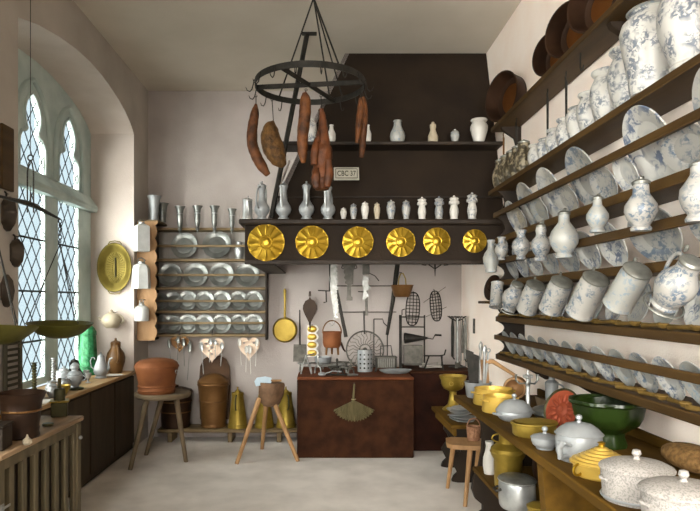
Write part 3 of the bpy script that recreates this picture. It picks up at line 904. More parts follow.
t = thing('sugar_urn', 'small pewter urn standing on a dark dish on the window seat', 'urn', (-1.985, 4.98, ST))
MB().lathe([(0, 0), (.066, 0), (.07, .012), (.05, .018), (0, .02)]).build('foot_dish', 'bronze', t)
MB().lathe([(.036, .020), (.030, .032), (.046, .05), (.060, .09), (.058, .115), (.062, .12), (0, .12)]).build('body', 'tin', t)
MB().lathe([(.056, .121), (.045, .14), (.026, .15), (.024, .16), (.036, .172), (.036, .192), (.018, .212), (0, .218)]).build('lid', 'tin', t)
for s in (-1, 1):
    MB().tube(handle_pts(s * .056, .07, s * .056, .112, s * .04), .005).build('handle', 'tin', t)

solo('brass_bowl', MB().lathe([(0, 0), (.032, 0), (.036, .008), (.06, .05), (.066, .075), (.062, .075), (.055, .05), (0, .014)]), 'brass_dull', 'small yellow metal bowl at the front edge of the window seat', 'bowl', (-1.965, 4.68, ST))


def twist(h, r):
    prof = [(0, 0), (r * 2.6, 0), (r * 2.6, .01), (r * 1.1, .022)]
    n = 9
    for i in range(n):
        z = .03 + (h - .04) * i / n
        d = (h - .04) / n
        prof += [(r * .65, z), (r * 1.15, z + d * .5)]
    prof += [(r * .65, h - .012), (r * 1.3, h - .004), (r * 1.2, h), (0, h)]
    return prof


solo('turned_candlestick', MB().lathe(twist(.24, .019), 16), 'bronze', 'dark twisted candlestick standing before the left window light', 'candlestick', (-2.20, 4.74, ST))
solo('turned_candlestick', MB().lathe(twist(.245, .019), 16), 'pewter', 'pale twisted candlestick standing before the window mullion', 'candlestick', (-2.19, 5.06, ST))
solo('metal_funnel', MB().lathe([(0, 0), (.10, 0), (.102, .01), (.05, .10), (.042, .11), (.046, .14), (.03, .18), (0, .195)]), 'iron', 'dark cone-shaped funnel in the window behind the white teapot', 'funnel', (-2.22, 5.56, ST))

solo('pewter_beaker', MB().lathe([(0, 0), (.022, 0), (.024, .005), (.009, .012), (.008, .035), (.024, .05), (.028, .085), (.024, .085), (.02, .055), (0, .05)]), 'pewter', 'small pewter goblet beside the coffee pot, nearer the window', 'goblet', (-2.13, 5.60, ST))
solo('pewter_beaker', MB().lathe([(0, 0), (.022, 0), (.024, .005), (.009, .012), (.008, .035), (.024, .05), (.028, .085), (.024, .085), (.02, .055), (0, .05)]), 'pewter', 'small pewter goblet between the urn and the coffee pot', 'goblet', (-2.03, 5.38, ST))
solo('pewter_beaker', MB().lathe([(0, 0), (.022, 0), (.024, .005), (.009, .012), (.008, .035), (.024, .05), (.028, .085), (.024, .085), (.02, .055), (0, .05)]), 'copper', 'small reddish goblet just behind the pewter urn', 'goblet', (-2.11, 5.20, ST))
solo('serving_dish', MB().lathe([(0, 0), (.06, 0), (.085, .045), (.09, .05), (.084, .05), (.058, .01), (0, .008)], 24, sx=1.0, sy=1.25), 'white', 'oval white dish behind the copper basin on the window seat', 'dish', (-2.09, 4.50, ST))
sj = thing('cream_jug', 'small white jug in front of the window beside the oval dish', 'jug', (-2.06, 4.72, ST), (0, 0, R(30)), 'small white jugs on the window seat')
MB().lathe([(0, 0), (.030, 0), (.034, .01), (.046, .04), (.042, .065), (.028, .085), (.032, .10), (.026, .10), (0, .085)]).build('body', 'tin', sj)
MB().tube(handle_pts(.042, .035, .028, .09, .04), .005).build('handle', 'tin', sj)
dup(sj, (-2.02, 4.86, ST), (0, 0, R(70)), 1.05, 'small white jug between the pale candlestick and the teapot')
dup(sj, (-1.985, 4.57, ST), (0, 0, R(10)), .9, 'small white jug at the front of the seat behind the mill')
solo('sauce_boat', MB().lathe([(0, 0), (.03, 0), (.034, .008), (.05, .03), (.056, .05), (.05, .05), (.03, .02), (0, .015)], 24, sx=1, sy=1.3), 'bronze', 'dark sauce boat standing behind the oval white dish', 'sauce boat', (-2.20, 4.60, ST))
solo('napkin', MB().box((0, 0, .003), (.10, .20, .005), bev=.001), 'cloth', 'white napkin hanging flat at the near end of the window seat', 'napkin', (-1.97, 4.36, ST), (0, 0, R(12)))
solo('saucer', MB().lathe([(0, 0), (.05, 0), (.08, .01), (.08, .013), (.05, .006), (0, .006)]), 'white', 'flat white saucer at the foot of the coffee pot', 'saucer', (-1.965, 5.86, ST))

# ------------------------------------------------------------------ far window jamb
p = P(115, 267.5, WY1 - .03)
t = thing('oval_mould', 'oval brass fluted mould hung on the white jamb of the window', 'mould', p, (R(90), 0, 0))
vs = [(0, -.03), (.10, -.03), (.122, -.022), (.150, .010), (.172, .018), (.176, .014), (.176, .008), (.155, -.002), (.128, -.030), (.10, -.04), (0, -.04)]
MB().lathe([(a, b + .012) for a, b in vs], 56, sx=1.0, sy=1.42).build('dish', 'brass_old', t)
fl = MB()
for k in range(34):
    a = 2 * PI * k / 34
    x0, y0 = math.cos(a) * .028, math.sin(a) * .10
    x1, y1 = math.cos(a) * .092, math.sin(a) * .155
    fl.tube([(x0, y0, -.012), (x1, y1, -.010)], .0045, 6)
fl.build('flutes', 'brass_old', t)
MB().tube([(0, -.10, -.01), (0, .10, -.01)], .008, 8).build('centre_rib', 'bronze', t)
for s in (-1, 1):
    MB().tube([(-.07, s * .235, .006), (-.05, s * .262, .006), (0, s * .27, .006), (.05, s * .262, .006), (.07, s * .235, .006)], .005, 6).build('handle', 'brass_old', t)

p = P(111.5, 328, 6.22)
t = thing('wall_teapot', 'squat cream teapot hung on the white jamb below the oval mould', 'teapot', p)
MB().lathe([(0, 0), (.055, 0), (.075, .02), (.096, .06), (.095, .09), (.078, .125), (.05, .145), (.03, .15), (0, .15)], 28).build('body', 'cream', t)
MB().lathe([(.036, .15), (.03, .162), (.010, .168), (.014, .18), (0, .186)], 16).build('lid', 'cream', t)
MB().tube([(-.08, 0, .08), (-.105, 0, .08), (-.12, 0, .10), (-.135, 0, .105)], [.018, .013, .010, .009]).build('spout', 'cream', t)
MB().tube(handle_pts(.088, .05, .06, .135, .06), .008).build('handle', 'cream', t)
MB().tube([(.02, .11, .16), (.02, .02, .15)], .004, 6).build('nail', 'iron', t)

# ------------------------------------------------------------------ corner rack with scalloped board (end of the rack on the strip of left wall)
t = thing('corner_rack', 'pale scalloped end board of the corner rack with pewter flasks hung on it', 'rack', (XL + .003, 6.42, 1.09))
pts = [(0, 0), (.185, 0)]
z = 0.0
for k in range(9):
    for j in range(5):
        zz = .02 + (k + j / 5) * .13
        if zz < 1.17:
            pts.append((.185 + .022 * math.sin(PI * j / 5), zz))
pts += [(.19, 1.20), (.215, 1.215), (.215, 1.235), (0, 1.235)]
MB().prism(pts, 0, .022, XZ).build('end_board', 'wood_pale', t)
for zz in (0.02, .30, .60, .92, 1.20):
    MB().bx(0.0, .10, .022, .24, zz, zz + .022).build('shelf', 'wood_rack', t)
MB().bx(.005, .21, .03, .42, 1.235, 1.255).build('top_board', 'wood_rack', t)
kn = MB()
for zz in (1.19, .83, .42):
    kn.tube([(.09, -.001, zz), (.09, -.075, zz + .006)], .004, 6)
kn.build('pegs', 'iron', t)
# flasks hung on the board
FX = XL + .003 + .075
t = thing('square_flask', 'tall square pewter flask, top one hung on the scalloped board', 'flask', (FX + .0, 6.325, 2.005), (0, 0, R(38)))
MB().lathe([(0, 0), (.088, 0), (.09, .01), (.09, .25), (.084, .26), (.04, .278), (0, .278)], 4, TR((0, 0, 0), (0, 0, R(45)))).build('body', 'tin_bright', t, sharp=25)
MB().lathe([(.028, .278), (.028, .30), (0, .302)], 16).build('cap', 'pewter', t)
MB().tube([(-.03, 0, .275), (-.028, 0, .315), (0, 0, .33), (.028, 0, .315), (.03, 0, .275)], .005, 6).build('handle', 'pewter_dark', t)
t = thing('faceted_flask', 'broad faceted pewter flask hung in the middle of the scalloped board', 'flask', (FX + .0, 6.316, 1.625), (0, 0, R(30)))
MB().lathe([(0, 0), (.095, 0), (.098, .01), (.088, .20), (.07, .24), (.035, .255), (0, .255)], 6).build('body', 'tin_bright', t, sharp=25)
MB().lathe([(.03, .255), (.03, .275), (0, .278)], 16).build('cap', 'pewter', t)
MB().tube([(-.035, 0, .25), (-.03, 0, .30), (0, 0, .315), (.03, 0, .30), (.035, 0, .25)], .006, 6).build('handle', 'pewter_dark', t)
t = thing('round_canteen', 'small round-bodied tin jug hung at the foot of the scalloped board', 'jug', (FX, 6.33, 1.295), (0, 0, R(70)))
MB().lathe([(0, 0), (.070, 0), (.074, .01), (.073, .12), (.060, .145), (.03, .16), (0, .16)], 24).build('body', 'tin_bright', t)
MB().lathe([(.028, .16), (.028, .178), (.012, .19), (0, .20)], 16).build('cap', 'pewter', t)
MB().tube([(-.03, 0, .155), (-.03, 0, .21), (.0, 0, .225), (.03, 0, .21), (.03, 0, .155)], .005, 6).build('handle', 'pewter', t)
BK = [(0, 0), (.042, 0), (.044, .01), (.040, .03), (.046, .12), (.058, .22), (.072, .245), (.074, .255), (.066, .255), (.054, .23), (.04, .03), (0, .025)]
solo('tall_beaker', MB().lathe(BK), 'tin', 'pale flared tin beaker on top of the corner rack', 'beaker', (QX(154, 6.5), 6.51, 2.346))
solo('tall_beaker', MB().lathe([(a * .9, b * .8) for a, b in BK]), 'pewter_dark', 'shorter dark beaker on the corner rack behind the pale one', 'beaker', (QX(162.5, 6.66), 6.66, 2.346))

# ------------------------------------------------------------------ pewter rack on the back wall
RX0, RX1 = -1.80, -0.61
t = thing('plate_rack', 'wide wooden wall rack holding four rows of pewter plates', 'plate rack', (0, YB - .003, 1.0))
RT = Vector(t.location)
FY = 6.68


def rp(name, mb, mt='wood_rack'):
    mb.v = [tuple(Vector(v) - RT) for v in mb.v]
    return mb.build(name, mt, t)


SHZ = [(229, .012), (260, .014), (288.5, .014), (312, .014), (335.5, .014)]
for k, (py, _) in enumerate(SHZ):
    z = QZ(py, FY)
    rp('shelf', MB().bx(RX0, RX1, FY, YB - .005, z - .014, z + .014))
for py in (246, 275, 301, 323):
    z = QZ(py, FY)
    rp('rail', MB().bx(RX0, RX1, FY - .012, FY + .006, z - .012, z + .012))
rp('end_panel', MB().bx(RX1, RX1 + .018, FY - .012, YB - .005, QZ(340, FY), QZ(227, FY)), 'wood_dark')
rp('end_panel', MB().bx(RX0 - .018, RX0, FY - .012, YB - .005, QZ(340, FY), QZ(227, FY)), 'wood_dark')
rp('back_board', MB().bx(RX0, RX1, YB - .014, YB - .004, QZ(336, FY), QZ(229, FY), 0), 'wood_grey')


def plate(r, rim=.30, depth=.09, n=36):
    i = r * (1 - rim)
    return [(0, 0), (i * .9, 0), (i, depth * r * .5), (r * .985, depth * r), (r, depth * r * 1.15), (r * .99, depth * r * 1.5), (r * .93, depth * r * 1.35), (i, depth * r * .9), (i * .88, depth * r * .35), (0, depth * r * .3)]


PLM = MB().lathe(plate(.1), 40).mesh('pewter_plate', 'pewter_dark', 30)
rows = [(260, [(185, 13.3), (217, 14.6), (257, 9)], 'top'), (288.5, [(171, 12), (196, 12.5), (221.5, 12.5), (247.5, 12.5)], 'second'),
        (312, [(161, 9), (173, 9.5), (188, 9.8), (205, 9.8), (222, 9.8), (238.5, 9.8), (254, 9.8)], 'third'),
        (335.5, [(161, 9), (173, 9.5), (188, 9.8), (205, 9.8), (222, 9.8), (238.5, 9.8), (254, 9.8)], 'bottom')]
TL = 13
for py, pl, rn in rows:
    zb = QZ(py, FY) + .0145
    for j, (px, rpx) in enumerate(pl):
        Yp = 6.765
        r = rpx * Yp / F
        tl = R(TL + 3 * (j % 2))
        o = mobj('pewter_plate', PLM)
        k = r / .1
        o.scale = (k, k, k)
        yb = FY + .03 + .012 * (j % 3)
        o.location = (QX(px, Yp), yb + r * math.sin(tl), zb + r * math.cos(tl) + .002)
        o.rotation_euler = (R(90) - tl, 0, 0)
        ws = '%s pewter plate from the left in the %s row of the wall rack' % (ORD[j].capitalize() if False else ORD[j], rn)
        if rn == 'top':
            ws = ['large rimmed pewter dish at the left of the top rack row', 'largest broad pewter dish in the middle of the top rack row', 'small pewter plate at the right end of the top rack row'][j]
        tag(o, ws, 'plate', 'pewter plates in the %s row of the rack' % rn)
solo('pewter_flagon', MB().lathe([(0, 0), (.04, 0), (.042, .01), (.036, .02), (.05, .07), (.05, .11), (.03, .15), (.032, .18), (.024, .19), (0, .192)]), 'pewter', 'small pewter flagon standing beside the largest dish in the rack', 'flagon', (QX(239.5, 6.74), 6.73, QZ(260, FY) + .015))

# candle moulds hung along the top shelf
cm = None
for i, (px, py0, py1) in enumerate(((180, 206, 234), (197.5, 206, 233), (214.5, 206, 233), (232, 209, 233.5))):
    Yc = 6.63
    h = (py1 - py0) * Yc / F
    z = QZ(py1, Yc)
    lab = '%s flared candle mould from the left hung on the top rail of the pewter rack' % ORD[i]
    if cm is None:
        cm = thing('candle_mould', lab, 'candle mould', (QX(px, Yc), Yc, z), (0, 0, 0), 'candle moulds on the pewter rack')
        MB().lathe([(0, 0), (.006, .004), (.014, .03), (.024, .045), (.022, .055), (.012, .062), (.022, .075), (.030, .12), (.032, .22), (.038, .26), (.054, .285), (.056, .295), (.050, .295), (.03, .26), (.026, .10), (0, .09)], 24).build('body', 'pewter_dark', cm)
        MB().torus(.033, .004, 24, 6, TR((0, 0, .215))).build('band', 'pewter', cm)
        MB().box((0, .03, .245), (.012, .05, .012)).build('hook', 'iron', cm)
    else:
        dup(cm, (QX(px, Yc), Yc, z), None, h / .295, lab)

# heart-shaped spoon racks and their spoons
def heart(w, h, n=40):
    pts = []
    for k in range(n):
        a = 2 * PI * k / n
        x = 16 * math.sin(a) ** 3
        y = 13 * math.cos(a) - 5 * math.cos(2 * a) - 2 * math.cos(3 * a) - math.cos(4 * a)
        pts.append((x / 32 * w, (y - 4) / 29 * h))
    return pts


def spoon_mb(L):
    b = MB()
    b.lathe([(0, -.004), (.6, -.003), (.9, .001), (1, .005), (.92, .006), (.6, .002), (0, .0)], 16, TR((0, 0, L - .03), (R(90), 0, 0), (.021, .029, 1.3)))
    b.tube([(0, 0, L - .055), (0, .001, L * .4), (0, 0, .01), (0, 0, 0)], [.0035, .003, .0045, .003], 6)
    return b


SPM = spoon_mb(.20).mesh('pewter_spoon', 'pewter', 30)
SPW = spoon_mb(.20).mesh('pewter_spoon', 'white', 30)
SPD = spoon_mb(.20).mesh('pewter_spoon', 'pewter_dark', 30)
HY_ = 6.66
hearts = [(179.5, 341, 19, 16, 'copper_mid', 'dark heart-shaped spoon rack hung at the left below the plates', 'dark', SPD, [(172, 338, 372), (178, 336, 360), (185, 338, 366), (188, 341, 380)]),
          (212, 345, 25, 25, 'pink_wood', 'large pale heart-shaped spoon rack hung in the middle below the plates', 'large pale', SPM, [(204, 341, 374), (210, 338, 362), (216, 339, 358), (221, 342, 366)]),
          (249, 344, 22, 24, 'pink_wood', 'small pale heart-shaped spoon rack hung at the right below the plates', 'right-hand', SPW, [(241.5, 338, 365), (246, 345, 372), (251, 345, 374), (255.5, 338, 366)])]
for hx, hy, hw, hh, mt, lab, short, sm_, sps in hearts:
    t = thing('spoon_rack', lab, 'spoon rack', P(hx, hy, HY_), (0, 0, 0), 'heart-shaped spoon racks')
    ht = heart(hw * HY_ / F, hh * HY_ / F)
    hs = []
    for cx_, cy_, cr_ in ((-.22, .05, .055), (.22, .05, .055), (0, -.10, .06), (-.12, -.22, .035), (.12, -.22, .035), (0, -.36, .05)):
        hs.append([(cx_ * hw * HY_ / F + cr_ * hw * HY_ / F * math.cos(2 * PI * k / 12), cy_ * hh * HY_ / F + cr_ * hh * HY_ / F * math.sin(2 * PI * k / 12)) for k in range(12)])
    mobj('heart_board', cut_mesh('heart_board', ht, hs, .012, mt, mtx=XZ), t)
    MB().box((0, -.016, .03), (hw * HY_ / F * .78, .022, .010)).build('spoon_bar', mt, t)
    MB().tube([(0, .0, hh * .36 * HY_ / F), (0, .03, hh * .36 * HY_ / F + .06)], .004, 6).build('hook', 'iron', t)
    for j, (px, y0, y1) in enumerate(sps):
        o = mobj('hanging_spoon', sm_)
        h = (y1 - y0) * HY_ / F
        o.scale = (1.0, 1, h / .20)
        o.location = (QX(px, HY_), HY_ - .030, QZ(y1, HY_))
        o.rotation_euler = (0, R((-4, 2, -2, 4)[j]), 0)
        who = {'dark': 'dark heart-shaped rack', 'large pale': 'large pale heart-shaped rack', 'right-hand': 'small pale heart-shaped rack'}[short]
        tag(o, '%s spoon from the left hanging in the %s' % (ORD[j], who), 'spoon', 'spoons in the heart racks')

# ------------------------------------------------------------------ low bench with copper and brass cans
t = thing('low_bench', 'low plank bench along the back wall carrying copper and brass cans', 'bench', (-.98, 6.70, 0))
BZ = .145
MB().bx(-.76, .73, -.16, .145, BZ - .035, BZ, .005).build('plank', 'wood_rack', t)
for x in (-.66, -.02, .50):
    MB().bx(x, x + .05, -.13, .12, 0, BZ - .035).build('leg', 'wood_rack', t)
BY = 6.70
t = thing('water_butt', 'tall copper carrying butt with a domed lid and arched back board on the low bench', 'butt', (QX(213.5, BY), BY - .005, BZ))
t.scale = (.94, .80, 1)
MB().lathe([(0, 0), (.142, 0), (.148, .012), (.140, .03), (.142, .05), (.164, .32), (.176, .45), (.180, .455), (.180, .475), (0, .475)], 36).build('body', 'copper_mid', t)
MB().torus(.1595, .007, 36, 8, TR((0, 0, .28))).torus(.179, .008, 36, 8, TR((0, 0, .455))).build('hoops', 'copper_mid', t)
MB().lathe([(.181, .476), (.183, .49), (.15, .525), (.08, .56), (.02, .572), (0, .574)], 36).build('lid', 'copper_mid', t)
pl = [(-.17, 0), (.17, 0), (.185, .40), (.17, .58), (.13, .66), (.06, .70), (.02, .69), (0, .71), (-.02, .69), (-.06, .70), (-.13, .66), (-.17, .58), (-.185, .40)]
MB().prism([(x, z + .06) for x, z in pl], .105, .125, XZ).build('back_board', 'butt_back', t)
t = thing('copper_pail', 'squat dark copper pail on the low bench half hidden behind the stool', 'pail', (QX(176, BY), BY - .01, BZ))
MB().lathe([(0, 0), (.145, 0), (.15, .01), (.15, .03), (.172, .36), (.178, .37), (.178, .385), (0, .385)], 36).build('body', 'copper_dark', t)
MB().torus(.160, .006, 36, 8, TR((0, 0, .17))).torus(.167, .006, 36, 8, TR((0, 0, .28))).build('hoops', 'copper_mid', t)
MB().lathe([(.176, .386), (.17, .40), (.09, .425), (.03, .43), (.03, .45), (0, .455)], 30).build('lid', 'copper_dark', t)
bc = None
for i, (px, py, lab) in enumerate(((236.5, 388, 'conical brass can on the low bench beside the copper butt'), (264.5, 391, 'conical brass can on the low bench behind the chopping block'),
                                   (286, 388, 'conical brass can on the low bench next to the red hearth'))):
    if bc is None:
        bc = thing('brass_can', lab, 'can', (QX(px, BY) + .02, BY - .05, BZ), (0, 0, R(-95)), 'conical brass cans on the bench')
        MB().lathe([(0, 0), (.105, 0), (.108, .012), (.102, .03), (.062, .34), (.066, .35), (.064, .372), (.058, .372), (.054, .34), (0, .33)], 30).build('body', 'brass_dull', bc)
        MB().torus(.1, .005, 30, 6, TR((0, 0, .035))).build('band', 'brass_dull', bc)
        MB().tube(handle_pts(.080, .20, .064, .35, .055), .008).build('handle', 'bronze', bc)
        MB().lathe([(.03, .36), (.03, .39), (.012, .40), (.006, .42), (.010, .43), (0, .435)], 16).build('stopper', 'brass_dull', bc)
    else:
        dup(bc, (QX(px, BY), BY - .02, BZ), (0, 0, R(-95 + 12 * i)), (1, 1, .93 if i == 1 else 1.0), lab)

# ------------------------------------------------------------------ stool with copper tub, chopping block
sc_ = Vector((-1.475, 5.75, 0))
SZ = .655
t = thing('three_legged_stool', 'round three-legged wooden stool carrying the copper tub', 'stool', sc_)
MB().lathe([(0, SZ - .045), (.235, SZ - .045), (.25, SZ - .03), (.252, SZ - .008), (.245, SZ), (0, SZ)], 36, sx=1.02).build('seat', 'wood_stool', t)
for (lx, ly), (fx, fy) in (((-.12, -.10), (QX(130, 5.5) - sc_.x, 5.5 - 5.75)), ((.13, -.03), (QX(186, 5.78) - sc_.x, 5.78 - 5.75)), ((-.04, .14), (QX(146, 6.04) - sc_.x, 6.04 - 5.75))):
    MB().tube([(lx, ly, SZ - .05), (fx, fy, 0.0)], [.026, .020], 10).build('leg', 'wood_stool', t)
t = thing('copper_tub', 'reddish copper tub with a bulging lid standing on the round stool', 'tub', (sc_.x - .05, 5.72, SZ))
MB().lathe([(0, 0), (.164, 0), (.168, .008), (.166, .05), (.164, .055), (.168, .075), (.164, .08), (.17, .12), (.188, .20), (.196, .230), (.196, .237), (0, .237)], 40).build('body', 'copper', t)
for z in (.03, .065):
    MB().torus(.168, .006, 40, 8, TR((0, 0, z))).build('band', 'copper', t)
MB().lathe([(.203, .238), (.203, .250), (.196, .256), (.186, .278), (.150, .302), (.08, .316), (0, .320)], 40).build('lid', 'copper', t)
MB().torus(.016, .004, 14, 6, TR((.196, -.06, .20), (R(90), 0, R(70)))).build('ring_handle', 'steel', t)

cc = Vector((-.533, 5.92, 0))
t = thing('chopping_stool', 'rough chopping block on three splayed wooden legs before the brass cans', 'chopping block', cc)
MB().lathe([(0, .50), (.062, .50), (.09, .53), (.118, .62), (.122, .71), (.116, .725), (0, .728)], 22, TR((0, 0, 0), (0, R(4), 0)), flute=5, fa=.06).build('block', 'block', t)
for (lx, ly), (fx, fy) in (((-.06, -.05), (QX(236.5, 5.7) - cc.x, -.22)), ((.06, -.03), (QX(298, 5.80) - cc.x, -.12)), ((.0, .06), (QX(262, 6.28) - cc.x, .36))):
    MB().tube([(lx, ly, .58), (fx, fy, 0.0)], [.024, .019], 10).build('leg', 'wood_chair', t)
t = thing('cleaver', 'broad pale cleaver lying on the chopping block', 'cleaver', (cc.x - .02, 5.86, .738), (R(62), R(-4), R(8)))
MB().prism([(-.075, -.04), (.07, -.025), (.08, .03), (.02, .05), (-.06, .045), (-.085, .01)], -.003, .003).build('blade', 'blade', t)
MB().tube([(.07, .005, 0), (.10, .0, 0), (.17, -.005, 0)], [.008, .012, .010], 8).build('handle', 'wood_chair', t)
# ------------------------------------------------------------------ iron hoop with smoked meats
RC = Vector((QX(310, 4.5), 4.5, 3.07))
RR = .40
t = thing('hanging_hoop', 'big iron hoop set with hooks hanging from the ceiling', 'hoop', RC)
n = 64
vs, fs = [], []
for k in range(n):
    a = 2 * PI * k / n
    for r, z in ((RR, -.022), (RR, .022), (RR - .006, .022), (RR - .006, -.022)):
        vs.append((r * math.cos(a), r * math.sin(a), z))
for k in range(n):
    a, b_ = 4 * k, 4 * ((k + 1) % n)
    for j in range(4):
        fs.append((a + j, a + (j + 1) % 4, b_ + (j + 1) % 4, b_ + j))
MB().add(vs, fs).build('hoop_band', 'iron', t)
a1, a2 = R(172), R(80)
for k, (ang, nm) in enumerate(((R(-8), 'a'), (R(62), 'b'))):
    MB().box((0, 0, -.006 * k), (RR * 2 - .012, .012, .036), (0, 0, ang)).build('cross_bar', 'iron', t)
TOP = Vector((.026, 0, 3.70 - 3.07))
for ang in (128, 68, 52, 300):
    a = R(ang)
    rs = .015
    MB().tube([TOP, (RR * math.cos(a) * .99, RR * math.sin(a) * .99, .02)], .0065, 6).build('rod', 'iron', t)
MB().torus(.02, .005, 16, 6, TR((TOP.x, 0, TOP.z + .02), (R(90), 0, 0))).tube([(TOP.x, 0, TOP.z + .035), (TOP.x, 0, CEIL - 3.07)], .006, 6).build('ceiling_hook', 'iron', t)
for k in range(16):
    a = R(11 + 22.5 * k)
    c, s = math.cos(a), math.sin(a)
    pts = [(RR + .004, .01), (RR + .012, -.03), (RR + .02, -.06), (RR + .035, -.078), (RR + .055, -.07), (RR + .064, -.048)]
    MB().tube([(r * c, r * s, z) for r, z in pts], [.004, .004, .004, .004, .0035, .002], 6).build('hook', 'iron', t)


def hang(name, pts, rad, material, label, cat, Y, loop_to=None, parts=None, n=14, bump=.0):
    """a soft hanging thing: chain of centres given in the picture plane at depth Y"""
    w_ = [P(x, y, Y) for x, y in pts]
    o0 = w_[0]
    t = thing(name, label, cat, o0)
    # resample the chain and wobble it a little
    q, r = [], []
    for i in range(len(w_) - 1):
        for k in range(5):
            u = k / 5
            q.append(w_[i].lerp(w_[i + 1], u) - o0); r.append((rad[i] * (1 - u) + rad[i + 1] * u) * Y / F)
    q.append(w_[-1] - o0); r.append(rad[-1] * Y / F)
    for _ in range(3):
        q = [q[0]] + [(q[i - 1] + q[i] * 2 + q[i + 1]) / 4 for i in range(1, len(q) - 1)] + [q[-1]]
        r = [r[0]] + [(r[i - 1] + r[i] * 2 + r[i + 1]) / 4 for i in range(1, len(r) - 1)] + [r[-1]]
    rng = random.Random(len(name) + int(pts[0][0]))
    r = [v * (1 + rng.uniform(-bump, bump)) for v in r]
    MB().tube(q, r, n).build('meat', material, t, sharp=80)
    if loop_to is not None:
        e = P(loop_to[0], loop_to[1], Y) - o0
        MB().tube([(0, 0, -.01), tuple(e)], .003, 6).torus(.008, .002, 12, 5, TR(e, (R(90), 0, 0))).build('hanging_string', 'iron', t)
    return t


hang('smoked_sausage', [(256, 104), (255, 112), (252, 130), (252, 145), (257, 158), (263, 168), (268, 175)], [1.2, 4.4, 5.2, 5.4, 5.4, 5.2, 2.6], 'sausage', 'curved smoked sausage hanging leftmost on the iron hoop', 'sausage', 4.5, (256, 96), bump=.05)
hang('stuffed_stomach', [(273.5, 121), (271, 126), (270, 138), (274, 150), (279, 160), (284, 166)], [1.0, 7.2, 10.3, 10.8, 8.6, 3.2], 'pouch', 'plump oval stuffed stomach hanging beside the curved sausage', 'stuffed sausage', 4.35, (272, 100), bump=.04, n=18)
hang('smoked_sausage', [(304.5, 93), (305.5, 98), (305, 115), (302.5, 135), (302.5, 152), (303.5, 163)], [2.5, 5.2, 6.2, 5.6, 5.2, 2.2], 'sausage', 'straight thick smoked sausage hanging from the front of the hoop', 'sausage', 4.09, (306, 90), bump=.05)
hm = hang('smoked_ham', [(321, 109), (322.5, 116), (323, 128), (322.5, 140), (323, 152), (322, 165), (321.5, 180), (322, 190)], [2.2, 3.2, 4.4, 6.8, 9.6, 9.2, 10.6, 6.5], 'ham', 'dark shank of smoked ham hanging from the front of the hoop', 'ham', 4.12, (321, 96), bump=.10, n=18)
o0 = P(321, 109, 4.12)
fl = MB()
for pts, rd in (([(317, 138), (315, 150), (314, 165)], [2.0, 4.4, 3.6]), ([(317, 168), (316, 178), (317, 188)], [3, 5.2, 3.4]), ([(328, 160), (329, 174), (327, 187)], [3, 5.0, 3.2]), ([(318, 132), (318, 142)], [1.2, 3.0])):
    fl.tube([P(x, y, 4.07) - o0 for x, y in pts], [v * 4.07 / F for v in rd], 10)
for k, ob in enumerate(range(1)):
    pass
fl.build('flaps', 'ham', hm, sharp=80)
hang('thin_sausage', [(360.5, 98), (361, 105), (359, 125), (357, 143)], [1.6, 3.4, 3.6, 1.8], 'sausage', 'shorter of the two thin sausages hanging at the right of the hoop', 'sausage', 4.43, (361, 92), bump=.06)
hang('thin_sausage', [(363.5, 97), (364.5, 106), (364, 125), (362.5, 145), (361.5, 157)], [1.6, 3.2, 3.6, 3.4, 2.2], 'sausage', 'longer of the two thin sausages hanging at the right of the hoop', 'sausage', 4.48, (362, 91), bump=.06)

# ------------------------------------------------------------------ things hung on the fireplace wall
WYF = YB - .02


def wall_thing(name, px, py, label, cat, Y=WYF, group=None):
    return thing(name, label, cat, P(px, py, Y), (0, 0, 0), group)


S = WYF / F                                   # metres per pixel at the back wall


def q2(t, px, py, y=0.0, Y=WYF):
    p = P(px, py, Y) - Vector(t.location)
    return Vector((p.x, y, p.z))


t = wall_thing('brass_skillet', 285, 330, 'long-handled round brass skillet hung on the white wall left of the bellows', 'skillet')
MB().lathe([(0, .0), (.118, .0), (.128, .01), (.138, .045), (.134, .045), (.122, .014), (0, .006)], 40, TR((0, -.048, 0), (R(-90), 0, 0))).build('pan', 'brass_dull', t)
MB().tube([(0, -.02, .125), (0, -.02, .28), (0, -.02, .40), (0, -.02, .435), (0, -.02, .455)], [.014, .012, .014, .017, .010], 10, flat=.5).build('handle', 'brass_dull', t)
MB().tube([(0, -.03, .45), (0, .02, .455)], .004, 6).build('nail', 'iron', t)

t = wall_thing('bellows', 310, 310, 'dark leather hand bellows hung nozzle down on the white wall', 'bellows')
bl = [(0, .16), (.012, .12), (.05, .10), (.075, .05), (.078, .01), (.06, -.04), (.03, -.10), (.014, -.13), (0, -.135)]
pl = [(x, z) for x, z in bl] + [(-x, z) for x, z in bl[-2:0:-1]]
MB().prism(pl, -.012, -.004, XZ).prism(pl, -.062, -.054, XZ).build('boards', 'leather', t)
MB().prism([(x * .9, z * .9) for x, z in pl], -.054, -.012, XZ).build('leather_sides', 'copper_dark', t)
MB().tube([(0, -.03, -.13), (0, -.03, -.17), (0, -.03, -.225)], [.014, .008, .005], 8).build('nozzle', 'iron', t)
MB().tube([(0, -.03, .15), (0, -.03, .205)], [.014, .010], 8).build('handle', 'leather', t)
MB().tube([(0, -.045, .20), (0, .02, .205)], .004, 6).build('nail', 'iron', t)

t = wall_thing('fire_shovel', 300, 352, 'flat iron fire shovel hung on the wall below the brass skillet', 'shovel')
MB().prism([(-.075, -.105), (.075, -.105), (.07, .085), (-.07, .085)], -.012, -.006, XZ).build('blade', 'iron_grey', t)
MB().tube([(0, -.012, .08), (-.002, -.012, .30), (-.004, -.012, .465)], [.010, .008, .006], 8).build('handle', 'iron', t)
MB().tube([(-.004, -.03, .455), (-.004, .02, .46)], .004, 6).build('nail', 'iron', t)

